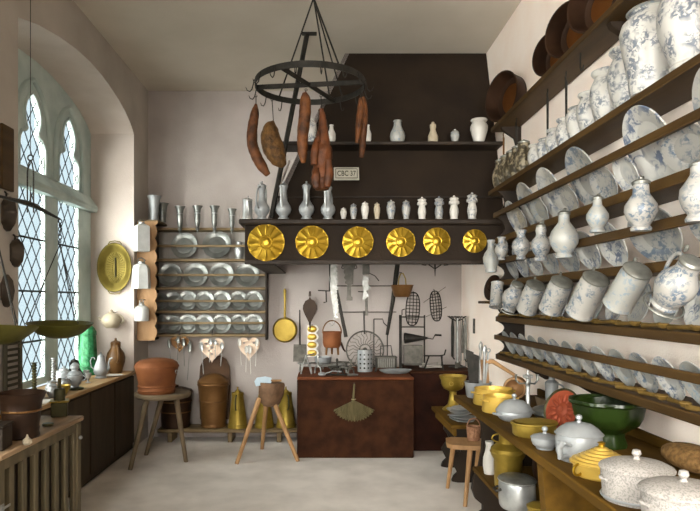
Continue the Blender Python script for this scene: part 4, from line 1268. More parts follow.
t = wall_thing('patty_pan', 312, 341, 'white strip of four yellow scalloped patty pans hung on the wall', 'baking pan')
pts = [(-.055, .175), (.045, .175)]
for k in range(4):
    zz = .175 - .0875 * k
    pts += [(.065, zz - .02), (.075, zz - .044), (.06, zz - .07), (.045, zz - .0875)]
pts += [(-.055, -.175)]
MB().prism(pts, -.010, -.004, XZ).build('strip', 'cloth', t)
for k in range(4):
    MB().ell((.0, -.012, .132 - .0875 * k), (.052, .016, .038), 16).build('cup', 'brass_pan', t, 'yellow scallop cup')
sh = MB().bx(.075, .11, -.03, -.002, -.18, .18)
MB().tube([(0, -.02, .17), (0, .02, .18)], .004, 6).build('nail', 'iron', t)

# horizontal hanging rails on the wall
for i, (x0, x1, y, lab) in enumerate(((336, 398, 286, 'upper thin iron rail fixed across the fireplace wall'), (338, 396, 312, 'lower thin iron rail fixed across the fireplace wall'))):
    t = wall_thing('iron_rail', (x0 + x1) / 2, y, lab, 'rail')
    L = (x1 - x0) * S / 2
    MB().tube([(-L, -.03, 0), (L, -.03, 0)], .006, 6).build('bar', 'iron_grey', t)
    for s in (-1, 1):
        MB().tube([(s * L * .95, -.03, 0), (s * L * .95, .02, 0)], .006, 6).build('bracket', 'iron', t)

# saw-toothed pot hook, hung from the hood and carrying the copper kettle
YK = 6.10
t = thing('trammel_hook', 'saw-toothed steel trammel hanging from the hood and carrying the copper kettle', 'pot hook', P(333, 256, YK))
p0 = Vector(t.location)


def k2(px, py, Y=YK, y=0.0):
    p = P(px, py, Y) - p0
    return Vector((p.x, y, p.z))


tooth = []
e0, e1 = k2(336.5, 256), k2(338, 318)
N = 15
for k in range(N):
    a = e0.lerp(e1, k / N); b_ = e0.lerp(e1, (k + .8) / N)
    tooth += [(a.x - .012, a.z), (b_.x + .012, b_.z)]
tooth += [(e1.x, e1.z), (k2(334, 318).x, e1.z), (k2(329, 280).x, k2(329, 280).z), (k2(331, 256).x, e0.z)]
MB().prism(tooth, -.005, .005, XZ).build('saw_blade', 'steel', t)
MB().tube([k2(329.5, 256), k2(330, 278), k2(329.5, 291)], .008, 6).build('side_rod', 'iron', t)
MB().tube([k2(318, 290.5), k2(330, 291)], .006, 6).tube([k2(326, 291), k2(326.5, 302), k2(323.5, 302.5)], .006, 6).build('arm', 'iron', t)
MB().tube([k2(337, 290), k2(341, 312), k2(346, 337)], [.012, .016, .018], 8, flat=.5).build('slide_bar', 'iron', t)
MB().tube([k2(334, 316), k2(334, 323), k2(332, 326), k2(329.5, 323)], .005, 6).tube([k2(333, 256), (0, 0, .40)], .006, 6).build('hook', 'steel', t)
KY = YK
t = thing('copper_kettle', 'small three-legged copper kettle with a bail handle hanging on the trammel hook', 'kettle', P(332, 347.5, KY))
kr = 9.3 * KY / F
MB().lathe([(0, 0), (kr * .80, 0), (kr * .9, .012), (kr, .05), (kr * 1.0, .13), (kr * 1.06, .15), (kr * 1.06, .158), (kr * .95, .158), (kr * .9, .05), (0, .02)], 32).build('pot', 'copper', t)
MB().tube([(-kr, 0, .145)] + [(kr * math.cos(PI - PI * i / 14), 0, .15 + .115 * math.sin(PI * i / 14)) for i in range(15)] + [(kr, 0, .145)], .006, 8).build('bail_handle', 'copper_mid', t)
for a in (215, 330, 90):
    x, y = kr * .7 * math.cos(R(a)), kr * .7 * math.sin(R(a))
    MB().tube([(x, y, .01), (x * 1.1, y * 1.1, -.07)], [.013, .009], 8).build('leg', 'copper_mid', t)
MB().tube([(kr * .95, 0, .05), (kr * 1.25, 0, -.02), (kr * 1.45, 0, -.04)], [.012, .009, .007], 8).build('spout', 'copper_dark', t)

# ratchet hanger in the middle and long trammel
t = thing('ratchet_hanger', 'short broad iron ratchet hanger below the third brass dish', 'pot hook', P(349, 262, 6.3))
p0 = Vector(t.location)
pg = [(342, 263), (356, 263), (355, 268), (353.5, 270), (353, 284), (351, 285), (351, 296), (352.5, 297), (352.5, 300.5), (346.5, 300.5), (347, 296), (347.5, 285), (345, 283), (346, 280), (344, 278), (345, 275), (343.5, 272), (344.5, 269), (343, 267)]
MB().prism([(k2(a, b, 6.3).x, k2(a, b, 6.3).z) for a, b in pg], -.006, .006, XZ).build('plate', 'iron_grey', t, sharp=20)
for s, cx in ((-1, 341.5), (1, 357)):
    MB().tube([k2(cx - s * 1.5, 263.5, 6.3), k2(cx, 268, 6.3), k2(cx - s * 2.5, 269, 6.3)], .005, 6).build('hook', 'iron', t)
MB().tube([(0, 0, -.01), (0, 0, .30)], .006, 6).build('hanger_rod', 'iron', t)
YT = 6.45
t = thing('long_trammel', 'long iron strap trammel with a ratchet hanging above the round gridiron', 'pot hook', P(366, 256, YT))
p0 = Vector(t.location)
MB().box((k2(366, 263, YT)), (.072, .012, .24)).build('strap', 'iron_grey', t)
MB().tube([(0, 0, 0), (0, 0, .30)], .006, 6).build('hanger_rod', 'iron', t)
MB().prism([(k2(a, b, YT).x, k2(a, b, YT).z) for a, b in ((364, 275), (370, 279), (367, 283), (371, 288), (366, 291), (369, 296), (364, 300), (362.5, 300), (363.5, 290), (361.5, 283))], -.014, -.006, XZ).build('ratchet', 'steel', t, sharp=20)
MB().tube([k2(369, 273, YT), k2(375, 276, YT), k2(379, 281, YT)], .005, 6).build('trigger', 'iron', t)
MB().box(k2(366.5, 303, YT), (.026, .010, .26)).build('lower_strap', 'iron_grey', t)
MB().tube([k2(364, 311, YT), k2(364.5, 334, YT)], .008, 6).tube([k2(358, 291.5, YT), k2(364, 292, YT)], .006, 6).build('pin_rod', 'iron', t)
t = thing('leather_strap', 'long dark strap slanting down the fireplace wall behind the hanging copper bowl', 'strap', P(399, 255, 6.6))
p0 = Vector(t.location)
MB().tube([k2(399, 252, 6.6), k2(396.5, 272, 6.6), k2(393, 300, 6.6), k2(387, 335, 6.6)], [.022, .026, .022, .016], 8, flat=.3).build('strap', 'iron', t)
t = thing('copper_bowl', 'shallow copper bowl hung by its bail on the fireplace wall', 'bowl', P(402, 297, 6.45))
r = 11.2 * 6.45 / F
MB().lathe([(0, 0), (r * .62, 0), (r * .75, .02), (r * .95, .10), (r * 1.03, .125), (r * .98, .125), (r * .9, .10), (r * .6, .015), (0, .012)], 32).build('bowl', 'copper_mid', t)
MB().tube([(-.04, -.02, .12), (-.035, -.01, .19), (-.012, 0, .245), (.012, 0, .245), (.035, -.01, .19), (.04, -.02, .12)], .006, 8).build('bail_handle', 'brass_dull', t)
MB().tube([(0, 0, .25), (-.02, .16, .27), (-.02, .39, .27)], .004, 6).build('nail', 'iron', t)


def wire_basket(name, label, px, py, w, h, Y, tilt=0):
    t = thing(name, label, 'gridiron', P(px, py, Y), (0, R(tilt), 0), 'oval wire gridirons on the wall')
    a, b_ = w / 2, h / 2
    sup = lambda g: (a * abs(math.cos(g)) ** .8 * (1 if math.cos(g) >= 0 else -1), b_ * abs(math.sin(g)) ** .8 * (1 if math.sin(g) >= 0 else -1))
    ring = [(sup(2 * PI * k / 32)[0], -.02, sup(2 * PI * k / 32)[1]) for k in range(34)]
    MB().tube(ring, .006, 6, cap=False).build('rim', 'iron', t)
    lt = MB()
    for u in (-.5, 0, .5):
        hh = b_ * (1 - abs(u) ** 2.5) ** .5
        lt.tube([(u * a, -.02, -hh), (u * a, -.045, 0), (u * a, -.02, hh)], .004, 5)
    for v in [-.8 + .2 * k for k in range(9)]:
        ww = a * (1 - abs(v) ** 2.5) ** .5
        lt.tube([(-ww, -.02, v * b_), (0, -.05, v * b_), (ww, -.02, v * b_)], .004, 5)
    lt.build('wire_grid', 'iron', t)
    return t


t = wire_basket('wire_gridiron', 'oval wire gridiron hung beside the copper bowl, left of its twin', 412.5, 309, 13.5 * S, 33 * S, WYF, 3)
MB().tube([(0, -.02, 16 * S), (0, .02, 17.5 * S)], .004, 6).build('nail', 'iron', t)
t = wire_basket('wire_gridiron', 'oval wire gridiron with crossed skewers hung below the iron hook rack', 435.5, 306, 11 * S, 30 * S, WYF, -5)
MB().tube([(-.13, -.01, .05), (.13, -.01, .20)], .003, 5).tube([(-.12, -.01, -.11), (.12, -.01, -.02)], .003, 5).build('skewers', 'iron_grey', t)
MB().tube([(0, -.02, 15 * S), (0, .02, 17.0 * S)], .004, 6).build('nail', 'iron', t)
# small ornamental iron hook rack
t = thing('hook_rack', 'small ornamental wrought iron hook rack under the right end of the mantel', 'hook rack', P(435, 262, 6.72))
p0 = Vector(t.location)
MB().tube([(-.16, 0, .01), (.16, 0, .01)], .006, 6).tube([(0, 0, .01), (0, 0, -.06), (0, -.005, -.155)], [.008, .009, .003], 6).build('frame', 'iron', t)
for s in (-1, 1):
    MB().tube([(s * .15, 0, .01), (s * .14, 0, -.03), (s * .10, 0, -.035), (s * .085, 0, -.0), (s * .065, 0, -.03), (s * .03, 0, -.055), (0, 0, -.075)], .006, 6).build('scroll', 'iron', t)
    MB().tube([(s * .15, 0, 0), (s * .15, .13, .02)], .005, 6).build('bracket', 'iron', t)

# plaque on the right wall near the corner
solo('wall_latch', MB().box((0, 0, 0), (.014, .045, .15)), 'iron_grey', 'small grey metal latch plate on the right wall near the corner', 'latch', (XR - .008, 6.25, QZ(326, 6.25)))

# ------------------------------------------------------------------ things standing on the hearth
HTZ = HT + .001


def hearth_pt(px, py):
    return at_top(px, py, HT)


# round gridiron on edge
t = thing('round_gridiron', 'round iron gridiron with many wavy spokes standing on edge on the hearth', 'gridiron', (QX(365, 6.62), 6.62, HTZ + .205), (R(-8), 0, 0))
r = .198
MB().torus(r, .008, 48, 8, TR((0, 0, 0), (R(90), 0, 0))).build('rim', 'iron_grey', t)
MB().torus(.058, .005, 24, 6, TR((0, 0, 0), (R(90), 0, 0))).torus(.014, .010, 16, 6, TR((0, 0, 0), (R(90), 0, 0))).build('hub', 'iron_grey', t)
sp = MB()
for k in range(22):
    a = 2 * PI * k / 22
    pts = []
    for j in range(7):
        rr = .056 + (r - .056) * j / 6
        aa = a + .09 * math.sin(PI * j / 2.0)
        pts.append((rr * math.cos(aa), 0, rr * math.sin(aa)))
    sp.tube(pts, .0034, 5)
sp.build('spokes', 'iron_grey', t)
MB().tube([(0, 0, -r), (0, .12, -r + .015), (0, .13, .0)], .005, 6).build('stand', 'iron', t)

# grater
p = hearth_pt(364.5, 371.5)
t = thing('tin_grater', 'half-round tin grater punched with dark holes standing on the hearth', 'grater', p + Vector((0, .02, .001)), (0, 0, R(8)))
gm = MB()
N = 16
vs, fs = [], []
for k in range(N + 1):
    a = R(200) + R(140) * k / N
    for rr in (.082, .078):
        for z in (0, .222):
            vs.append((rr * math.cos(a) * 1.0, rr * math.sin(a), z))
for k in range(N):
    a, b_ = 4 * k, 4 * k + 4
    fs += [(a, b_, b_ + 1, a + 1), (a + 2, a + 3, b_ + 3, b_ + 2), (a + 1, b_ + 1, b_ + 3, a + 3), (a, a + 2, b_ + 2, b_)]
fs += [(0, 1, 3, 2), (4 * N, 4 * N + 2, 4 * N + 3, 4 * N + 1)]
gm.add(vs, fs).build('curved_plate', 'tin', t)
hl = MB()
for ang in (228, 258, 288, 315):
    for z in (.04, .085, .13, .175):
        a = R(ang)
        hl.lathe([(0, .0015), (.009, .001), (.010, 0), (0, 0)], 10, align((.0825 * math.cos(a), .0825 * math.sin(a), z), (.1 * math.cos(a), .1 * math.sin(a), z)))
hl.build('punched_holes', 'iron', t)
MB().bx(-.08, .08, -.035, -.022, -.0, .225).build('back_plate', 'pewter_dark', t)

# shallow oval tin dish at the front
p = hearth_pt(396, 374.0)
solo('oval_tin_dish', MB().lathe([(0, 0), (.11, 0), (.15, .02), (.165, .035), (.16, .037), (.145, .024), (.10, .008), (0, .008)], 40, sx=1, sy=.62), 'tin', 'shallow oval tin dish at the front edge of the hearth', 'dish', p + Vector((0, .06, .001)))

# roasting jack
JY = 6.55
t = thing('roasting_jack', 'tall iron roasting jack frame with a dark cone and crank on the hearth', 'roasting jack', (QX(413, JY), JY, HTZ))
p0 = Vector(t.location)


def j2(px, py, y=0.0):
    p = P(px, py, JY) - p0
    return Vector((p.x, y, p.z))


for px in (400.5, 424.5):
    for y in ((-.05, .06) if px < 410 else (0,)):
        MB().tube([(j2(px, 372).x, y, .027 if px > 410 else 0), (j2(px, 315).x, y, j2(px, 315).z)], .008, 6).build('post', 'iron', t)
for py, x0, x1 in ((317, 399, 425), (327, 400, 425), (364, 400, 425)):
    MB().tube([j2(x0, py), j2(x1, py)], .007, 6).build('cross_bar', 'iron', t)
pn = j2(413.5, 356)
MB().bx(pn.x - .10, pn.x + .095, -.005, .055, .045, pn.z + .115).build('gear_box', 'iron_grey', t)
MB().lathe([(.056, 0), (.058, .01), (.040, .10), (.016, .22), (.010, .245), (0, .245)], 20, align(j2(404, 338, -.02), j2(430, 338, -.02))).build('cone_drum', 'iron', t)
MB().tube([j2(427, 338, -.02), j2(432.5, 339, -.02), j2(434.5, 335, -.02), j2(438, 334.5, -.02)], .006, 6).tube([j2(434.5, 334.8, -.02), j2(441, 335.2, -.02)], .010, 8).build('crank', 'iron', t)
MB().tube([j2(402, 315), j2(402, 310), j2(405, 309)], .005, 6).build('finial', 'iron', t)

# pierced iron coal basket between grater and jack
t = thing('coal_basket', 'low pierced iron stand with curled legs between the grater and the roasting jack', 'stand', (QX(385, 6.4), 6.34, HTZ))
MB().bx(-.085, .10, -.006, .006, .04, .145).build('side_plate', 'iron_grey', t)
MB().bx(-.085, .10, .10, .112, .04, .145).build('side_plate', 'iron_grey', t)
MB().box((.008, .053, .15), (.22, .14, .012)).build('top_grid', 'iron_grey', t)
for x in (-.09, .105):
    for y in (0, .106):
        MB().tube([(x, y, .15), (x, y, .02), (x * 1.25, y, 0)], .007, 6).build('leg', 'iron', t)
br = MB()
for k in range(8):
    br.tube([(-.07 + .022 * k, -.009, .05), (-.07 + .022 * k, -.009, .135)], .004, 5)
br.build('bars', 'steel', t)
MB().tube([(-.05, .05, .155), (-.045, .05, .26), (.06, .05, .265), (.075, .05, .155)], .006, 6).build('hoop_handle', 'iron', t)
t = thing('tall_trivet', 'tall narrow iron trivet frame standing behind the coal stand', 'trivet', (QX(379, 6.70), 6.70, HTZ))
for x in (-.055, .09):
    MB().tube([(x, 0, 0), (x, 0, .53 if x < 0 else .45)], .006, 6).build('post', 'iron', t)
MB().tube([(-.055, 0, .53), (.04, 0, .53), (.05, 0, .49), (.09, 0, .45)], .006, 6).build('top_bar', 'iron', t)

# small iron and pewter things at the left of the hearth
tv = None
for i, (px, py, r, rz, mt, lab) in enumerate(((304, 373.5, .06, 10, 'steel', 'bright three-legged trivet at the left corner of the hearth'),
                                             (343, 372.5, .060, 50, 'iron_grey', 'grey three-legged trivet at the front of the hearth below the kettle'))):
    p = hearth_pt(px, py)
    t = thing('trivet', lab, 'trivet', p + Vector((0, .03, 0)), (0, 0, R(rz)))
    MB().torus(r, .008, 28, 6, TR((0, 0, .10))).build('ring', mt, t)
    for k in range(3):
        a = 2 * PI * k / 3
        MB().tube([(r * math.cos(a), r * math.sin(a), .10), (r * 1.15 * math.cos(a), r * 1.15 * math.sin(a), .05), (r * 1.3 * math.cos(a), r * 1.3 * math.sin(a), 0.003)], [.008, .007, .007], 6).build('leg', mt, t)
    MB().tube([(0, -r, .10), (0, -r - .10, .105)], .007, 6).build('handle', mt, t)


def firedog(px, py, rz, lab, mt, L=.26):
    p = hearth_pt(px, py)
    t = thing('firedog', lab, 'firedog', p, (0, 0, R(rz)), 'firedogs on the hearth')
    MB().tube([(0, 0, .07), (L, 0, .075), (L + .03, 0, .002)], .010, 6).build('bar', mt, t)
    MB().tube([(0, 0, .06), (0, 0, .12), (0, 0, .145), (0, 0, .16)], [.010, .008, .013, .006], 8).build('post', mt, t)
    for s in (-1, 1):
        MB().tube([(0, 0, .075), (0, s * .045, .06), (0, s * .065, .008)], .008, 6).build('leg', mt, t)
    return t


firedog(318, 374.8, 25, 'bright steel firedog with two curved feet at the front left of the hearth', 'steel').scale = (1.1, 1.25, 1.25)
firedog(351, 375.5, 150, 'firedog lying just left of the grater on the hearth', 'iron_grey', .12)
firedog(337, 374.5, 80, 'dark iron firedog directly below the hanging copper kettle', 'iron')
p = hearth_pt(338, 370.5)
solo('iron_pan', MB().lathe([(0, 0), (.085, 0), (.10, .035), (.097, .037), (.083, .008), (0, .006)], 30).tube([(.095, 0, .03), (.20, -.03, .05)], .007, 6), 'iron_grey', 'flat iron pan behind the trivets on the hearth', 'pan', p + Vector((0, .12, 0)))
p = hearth_pt(323, 370)
t = thing('tripod_pot', 'low tin cooking pot with three feet at the left of the hearth', 'pot', p + Vector((0, .13, 0)))
MB().lathe([(0, .05), (.06, .05), (.085, .075), (.09, .12), (.095, .125), (.088, .127), (.08, .08), (0, .06)], 28).build('pot', 'tin', t)
for k in range(3):
    a = R(30 + 120 * k)
    MB().tube([(.06 * math.cos(a), .06 * math.sin(a), .06), (.075 * math.cos(a), .075 * math.sin(a), .002)], .008, 6).build('leg', 'iron_grey', t)
p = hearth_pt(333, 376)
solo('iron_tongs', MB().tube([(-.13, .0, .009), (.0, .012, .009), (.14, .02, .009)], .007, 6).tube([(-.13, 0, .009), (0, -.012, .009), (.14, -.03, .009)], .007, 6).torus(.012, .005, 12, 5, TR((-.13, 0, .009))), 'iron', 'dark iron tongs lying along the front edge of the hearth', 'tongs', p + Vector((0, .03, 0)))
p = hearth_pt(352, 376)
solo('iron_waffle_plate', MB().lathe([(0, 0), (.06, 0), (.065, .01), (0, .016)], 24), 'pewter_dark', 'small flat round metal lid lying before the grater', 'lid', p + Vector((0, .05, 0)))

# right hearth: boot jack stand, fire iron crown
HT2 = HT + .0255
t = thing('spit_rest', 'bent iron spit rest standing on the darker side hearth', 'spit rest', (QX(440, 6.4), 6.4, HT2))
MB().tube([(-.17, 0, .135), (.0, 0, .135), (.045, 0, .145), (.06, 0, .20)], .008, 6).build('arm', 'iron', t)
for x, y in ((.02, -.06), (.03, .06), (-.16, 0)):
    MB().tube([(x * .7, 0, .135), (x, y, 0.003)], .008, 6).build('leg', 'iron', t)
t = thing('fire_iron_stand', 'tall iron stand with a crown of hooks holding fire irons by the right corner', 'fire iron stand', (QX(457, 6.55), 6.55, HT2))
hgt = QZ(317, 6.55) - HT2
MB().tube([(0, 0, 0), (0, 0, hgt)], .009, 8).lathe([(0, 0), (.09, 0), (.09, .01), (.012, .02), (0, .02)], 20).build('post', 'iron', t)
cw = MB().torus(.085, .005, 24, 6, TR((0, 0, hgt)))
for k in range(8):
    a = R(45 * k)
    cw.tube([(0, 0, hgt - .05), (.06 * math.cos(a), .06 * math.sin(a), hgt - .02), (.085 * math.cos(a), .085 * math.sin(a), hgt), (.10 * math.cos(a), .10 * math.sin(a), hgt + .01)], .004, 5)
cw.build('crown', 'iron', t)
SX0 = Vector(t.location)
for k, (ang, L, kind, lab) in enumerate(((225, .40, 0, 'first dark fire iron at the left of the hook crown stand'), (262, .46, 1, 'fire shovel hanging at the front of the hook crown stand'),
                                         (300, .36, 2, 'fire fork hanging at the front right of the hook crown stand'), (340, .43, 0, 'long poker at the right side of the hook crown stand'))):
    a = R(ang)
    t = thing('fire_iron', lab, 'fire iron', SX0 + Vector((.085 * math.cos(a), .085 * math.sin(a), hgt - .012)), (0, 0, R(15 * k)), 'fire irons on the crown stand')
    MB().tube([(0, 0, 0), (0, 0, -.10), (0, 0, -L)], [.008, .018 if kind == 0 else .012, .014], 7).build('shaft', ('iron', 'steel', 'iron_grey', 'steel')[k], t)
    if kind == 1:
        MB().bx(-.03, .03, -.004, .004, -L - .09, -L + .01).build('blade', 'iron_grey', t)
    elif kind == 2:
        MB().tube([(-.02, 0, -L - .08), (-.02, 0, -L), (.02, 0, -L), (.02, 0, -L - .08)], .005, 6).build('prongs', 'steel', t)
    else:
        MB().tube([(0, 0, -L), (.02, 0, -L - .03)], .008, 6).build('hook_end', 'iron', t)
t = thing('arched_rod', 'thin arched iron rod leaning in the corner right of the fire irons', 'rod', (QX(466, 6.6), 6.6, HT2))
MB().tube([(0, .0, 0), (0, 0, .40), (-.01, 0, .47), (-.05, 0, .51), (-.10, 0, .50)], .005, 6).build('rod', 'steel', t)
p = (QX(431, 6.45), 6.45, HT2)
solo('kindling_bundle', MB().tube([(-.12, 0, .02), (.12, .03, .03)], .012, 6).tube([(-.10, .03, .015), (.11, -.02, .018)], .011, 6).tube([(-.09, .02, .045), (.08, .03, .05)], .010, 6).tube([(-.06, -.03, .012), (.13, .05, .014)], .010, 6), 'wood_grey', 'small bundle of kindling sticks on the side hearth', 'kindling', p)

p = hearth_pt(306, 375)
t = thing('folding_stand', 'small bright steel A-shaped stand at the very left corner of the hearth', 'stand', p + Vector((0, .05, 0)), (0, 0, R(15)))
for s in (-1, 1):
    MB().tube([(0, 0, .19), (s * .05, -.02 * s, .0035)], .007, 6).build('leg', 'steel', t)
MB().tube([(-.03, 0, .08), (.03, 0, .08)], .006, 6).tube([(0, 0, .185), (.09, .03, .20)], .006, 6).build('cross_bar', 'steel', t)
p = hearth_pt(322, 376.2)
solo('tin_ladle', MB().ell((0, 0, .022), (.038, .038, .020), 14).tube([(.03, 0, .028), (.10, .012, .05), (.19, .02, .045)], [.006, .006, .007], 6), 'tin', 'bright tin ladle lying at the front left edge of the hearth', 'ladle', p + Vector((0, -.015, 0)), (0, 0, R(-4)))
p = hearth_pt(347, 371)
t = thing('waffle_iron', 'long-handled grey waffle iron lying across the hearth behind the grater', 'waffle iron', Vector((.15, 6.79, HTZ)), (0, 0, R(180)))
MB().bx(-.07, .07, -.05, .05, .03, .055, .006).build('plates', 'iron_grey', t)
MB().tube([(.07, .01, .045), (.20, .03, .05), (.30, .035, .05)], .007, 6).tube([(.07, -.01, .04), (.20, -.02, .045), (.30, -.025, .045)], .007, 6).build('handles', 'iron', t)
for s in (-1, 1):
    MB().tube([(s * .05, -.04, .03), (s * .05, -.045, .002)], .006, 6).build('foot', 'iron', t)
# ------------------------------------------------------------------ right wall: top board with copper pans
AZ = 2.88
FX_ = 1.32                                   # front edge of the big plate shelf
t = thing('pan_shelf', 'topmost thick plank shelf on the right wall carrying copper pans', 'shelf', (XR - .004, 3.2, AZ))
MB().bx(-.19, 0, -2.0, 1.75, -.035, 0, .005).build('plank', 'wood', t)
for y in (1.60, -.2, -1.8):
    MB().prism([(0, -.035), (-.15, -.035), (-.14, -.06), (-.05, -.12), (-.012, -.26), (0, -.26)], y - .02, y + .02, XZ).build('bracket', 'wood_dark', t)


def pan(name, Y, z0, r, depth, yaw, lean, label):
    t = thing(name, label, 'pan', (XR - .06, Y, z0 + r), (0, 0, R(yaw)), 'copper pans on the top shelf')
    # opening faces into the room: local -X
    T = TR((0, 0, 0), (0, R(-90 - lean), 0))
    MB().lathe([(0, -.0), (r * .84, -.0), (r * .90, .01), (r, depth), (r * 1.04, depth + .002), (r * 1.04, depth + .008), (r * .98, depth + .008), (r * .88, .014), (r * .80, .009), (r * .62, .0095), (0, .0095)], 36, T).build('pan', 'copper_dark', t)
    MB().lathe([(r * .62, .0105), (r * .4, .011), (0, .011)], 36, T).build('inner_base', 'copper_in', t, 'bright copper inside')  # smaller, brighter disc set on the pan floor
    return t


pan('copper_pan', 4.80, AZ, .185, .11, 22, -2, 'largest dark copper pan at the far end of the topmost shelf')
pan('copper_pan', 3.84, AZ, .128, .10, 25, -2, 'smaller copper pan on the topmost shelf, second from the chimney hood')
pan('copper_pan', 3.55, AZ, .150, .11, 25, -2, 'big copper pan on the topmost shelf, third from the chimney hood')
pan('copper_pan', 3.22, AZ, .150, .11, 25, -2, 'copper pan on the topmost shelf, fourth from the chimney hood at the frame edge')

sk = None
for i, (Y, L, mt, lab) in enumerate(((4.88, .34, 'copper_mid', 'reddish skewer hanging at the far end of the topmost shelf'), (4.56, .42, 'iron', 'iron skewer hanging under the topmost shelf above the brown jugs'),
                                     (3.93, .42, 'iron', 'iron skewer hanging under the topmost shelf between two small white jars'), (3.63, .44, 'iron', 'iron skewer hanging under the topmost shelf nearest to the empty hook'))):
    t = thing('iron_skewer', lab, 'skewer', (1.43, Y, AZ - .036), (0, 0, 0), 'skewers hanging under the top shelf')
    MB().tube([(0, 0, 0), (0, 0, -.02), (0, .012, -.03), (0, .006, -.05), (0, 0, -.06), (0, 0, -L)], [.004, .004, .005, .005, .008, .006], 6).build('shaft', mt, t)
solo('iron_hook', MB().tube([(0, 0, 0), (0, 0, -.08), (0, -.012, -.10), (0, -.035, -.10), (0, -.042, -.08)], [.004, .005, .005, .005, .003], 6), 'iron', 'small empty iron hook under the topmost shelf', 'hook', (1.40, 3.36, AZ - .036))

# ------------------------------------------------------------------ the plate shelf unit
ZB, ZC0, ZC1, ZD, ZE, ZG, ZH, ZI, ZJ = 2.37, 2.134, 2.172, 1.98, 1.816, 1.655, 1.385, 1.245, 1.10
t = thing('plate_shelf', 'long tiered wooden plate shelf covering the right wall with rails before the plates', 'plate shelf', (XR - .003, 3.2, ZJ))
E0 = Vector(t.location)
YN, YF_ = 1.55, 4.72


def ep(name, mb, mt='wood', lab=None):
    mb.v = [tuple(Vector(v) - E0) for v in mb.v]
    return mb.build(name, mt, t, lab)


ep('shelf', MB().bx(FX_, XR - .004, YN, 4.93, ZB - .035, ZB, .004))
for z, th in ((ZD, .045), (ZG, .042), (ZH, .04), (ZJ, .04)):
    ep('shelf', MB().bx(FX_, XR - .004, YN, YF_, z - th, z, .004))
ep('rail', MB().bx(FX_ - .012, FX_ + .012, YN, YF_ + .02, ZC0, ZC1, .004))
ep('rail', MB().bx(FX_ - .012, FX_ + .012, YN, YF_, ZE - .042, ZE, .004))
ep('rail', MB().bx(FX_ - .012, FX_ + .012, YN, YF_, ZI - .036, ZI, .004))
# far end board with a scalloped front edge, and its twin beyond the frame
pts = [(XR - .005, ZJ - .04)]
z = ZJ - .04
pts.append((FX_ + .01, z))
for za, zb in ((ZJ, ZI - .036), (ZI, ZH - .04), (ZH, ZG - .042), (ZG, ZE - .042), (ZE, ZD - .045), (ZD, ZC0), (ZC1, ZB - .035)):
    for k in range(7):
        u = k / 6
        pts.append((FX_ + .012 + .055 * math.sin(PI * u) ** .8, za + (zb - za) * u))
pts.append((FX_ + .012, ZB - .035)); pts.append((XR - .005, ZB - .035))
for yy in (YF_ - .012, YN + .05):
    ep('end_panel', MB().prism(pts, yy - .012, yy + .012, XZ), 'wood_dark')
# turned knobs where the rails meet the far end
# (row of brackets below)
for yy in (4.2, 3.36, 1.8):
    ep('bracket', MB().prism([(XR - .005, ZJ - .04), (FX_ + .04, ZJ - .04), (FX_ + .06, ZJ - .055), (XR - .03, ZJ - .13), (XR - .005, ZJ - .13)], yy - .012, yy + .012, XZ), 'wood_dark')

# plates -------------------------------------------------------------
PM = {}
for nm, mt in (('a', 'delft_plate'), ('b', 'delft'), ('c', 'delft_faint')):
    PM[nm] = MB().lathe(plate(.1, .34, .10), 44).mesh('delft_plate', mt, 30)
LEAN = 15


def lean_plate(Y, zs, r, kind, label, group, x0=1.385, lean=LEAN, turn=0, wide=None):
    o = mobj('delft_plate', PM[kind])
    k = r / .1
    o.scale = (k, (wide or r) / .1, k)
    tl = R(lean)
    o.location = (x0 + r * math.sin(tl), Y, zs + r * math.cos(tl) + .004 + (.155 * r * math.sin(-tl) if tl < 0 else 0))
    o.rotation_euler = (0, -(R(90) - tl), R(turn))
    o.rotation_mode = 'XYZ'
    tag(o, label, 'plate', group)
    return o


# bay 1: tall dishes alternate with low ones hidden above by the rail
tall = [(4.54, .135), (4.16, .168), (3.75, .174), (3.28, .178), (2.62, .182), (2.10, .182)]
low = [(4.36, .098, 'b', .12), (3.96, .10, 'c', .13), (3.53, .10, 'b', .15), (3.06, .10, 'b', .13), (2.83, .10, 'a', .10), (2.36, .10, 'b', .16), (1.84, .10, 'a', .15)]
for i, (Y, r) in enumerate(tall):
    lean_plate(Y, ZD, r, 'a' if i % 2 == 0 else 'b', '%s tall delft dish from the far end, rising over the uppermost rail' % ORD[i], 'tall dishes on the upper plate tier', 1.478, -24, -2)
for i, (Y, r, k, w_) in enumerate(low):
    lean_plate(Y, ZD, r, k, '%s low delft plate from the far end, behind the uppermost rail' % ORD[i], 'low plates on the upper plate tier', 1.440, -24, -1, w_)
# bay 2
b2 = [(4.56, .10, .12), (4.33, .115, .13), (4.08, .10, .145), (3.80, .120, .14), (3.52, .10, .15), (3.25, .112, .15), (2.97, .122, .15), (2.58, .128, .21), (2.14, .128, .20), (1.80, .12, .15)]
for i, (Y, r, w_) in enumerate(b2):
    lean_plate(Y, ZG, r, ('b', 'a', 'a', 'b')[i % 4], '%s delft plate from the far end, on the tier behind the hanging jugs' % ORD[i], 'plates on the jug tier', 1.446, -24, -3, w_)
# bay 3
for i in range(13):
    Y = 4.58 - i * .225
    lean_plate(Y, ZH, .100, 'cab'[i % 3], '%s small plate from the far end, on the tier behind the tilted tankards' % ORD[i], 'plates on the tankard tier', 1.41, 14, -6, .115)
# bay 4
for i in range(14):
    Y = 4.58 - i * .192
    lean_plate(Y, ZJ, .095, 'cba'[i % 3], '%s plate from the far end, on the lowest tier of the plate shelf' % ORD[i], 'plates on the lowest tier', 1.428, -24, 0)

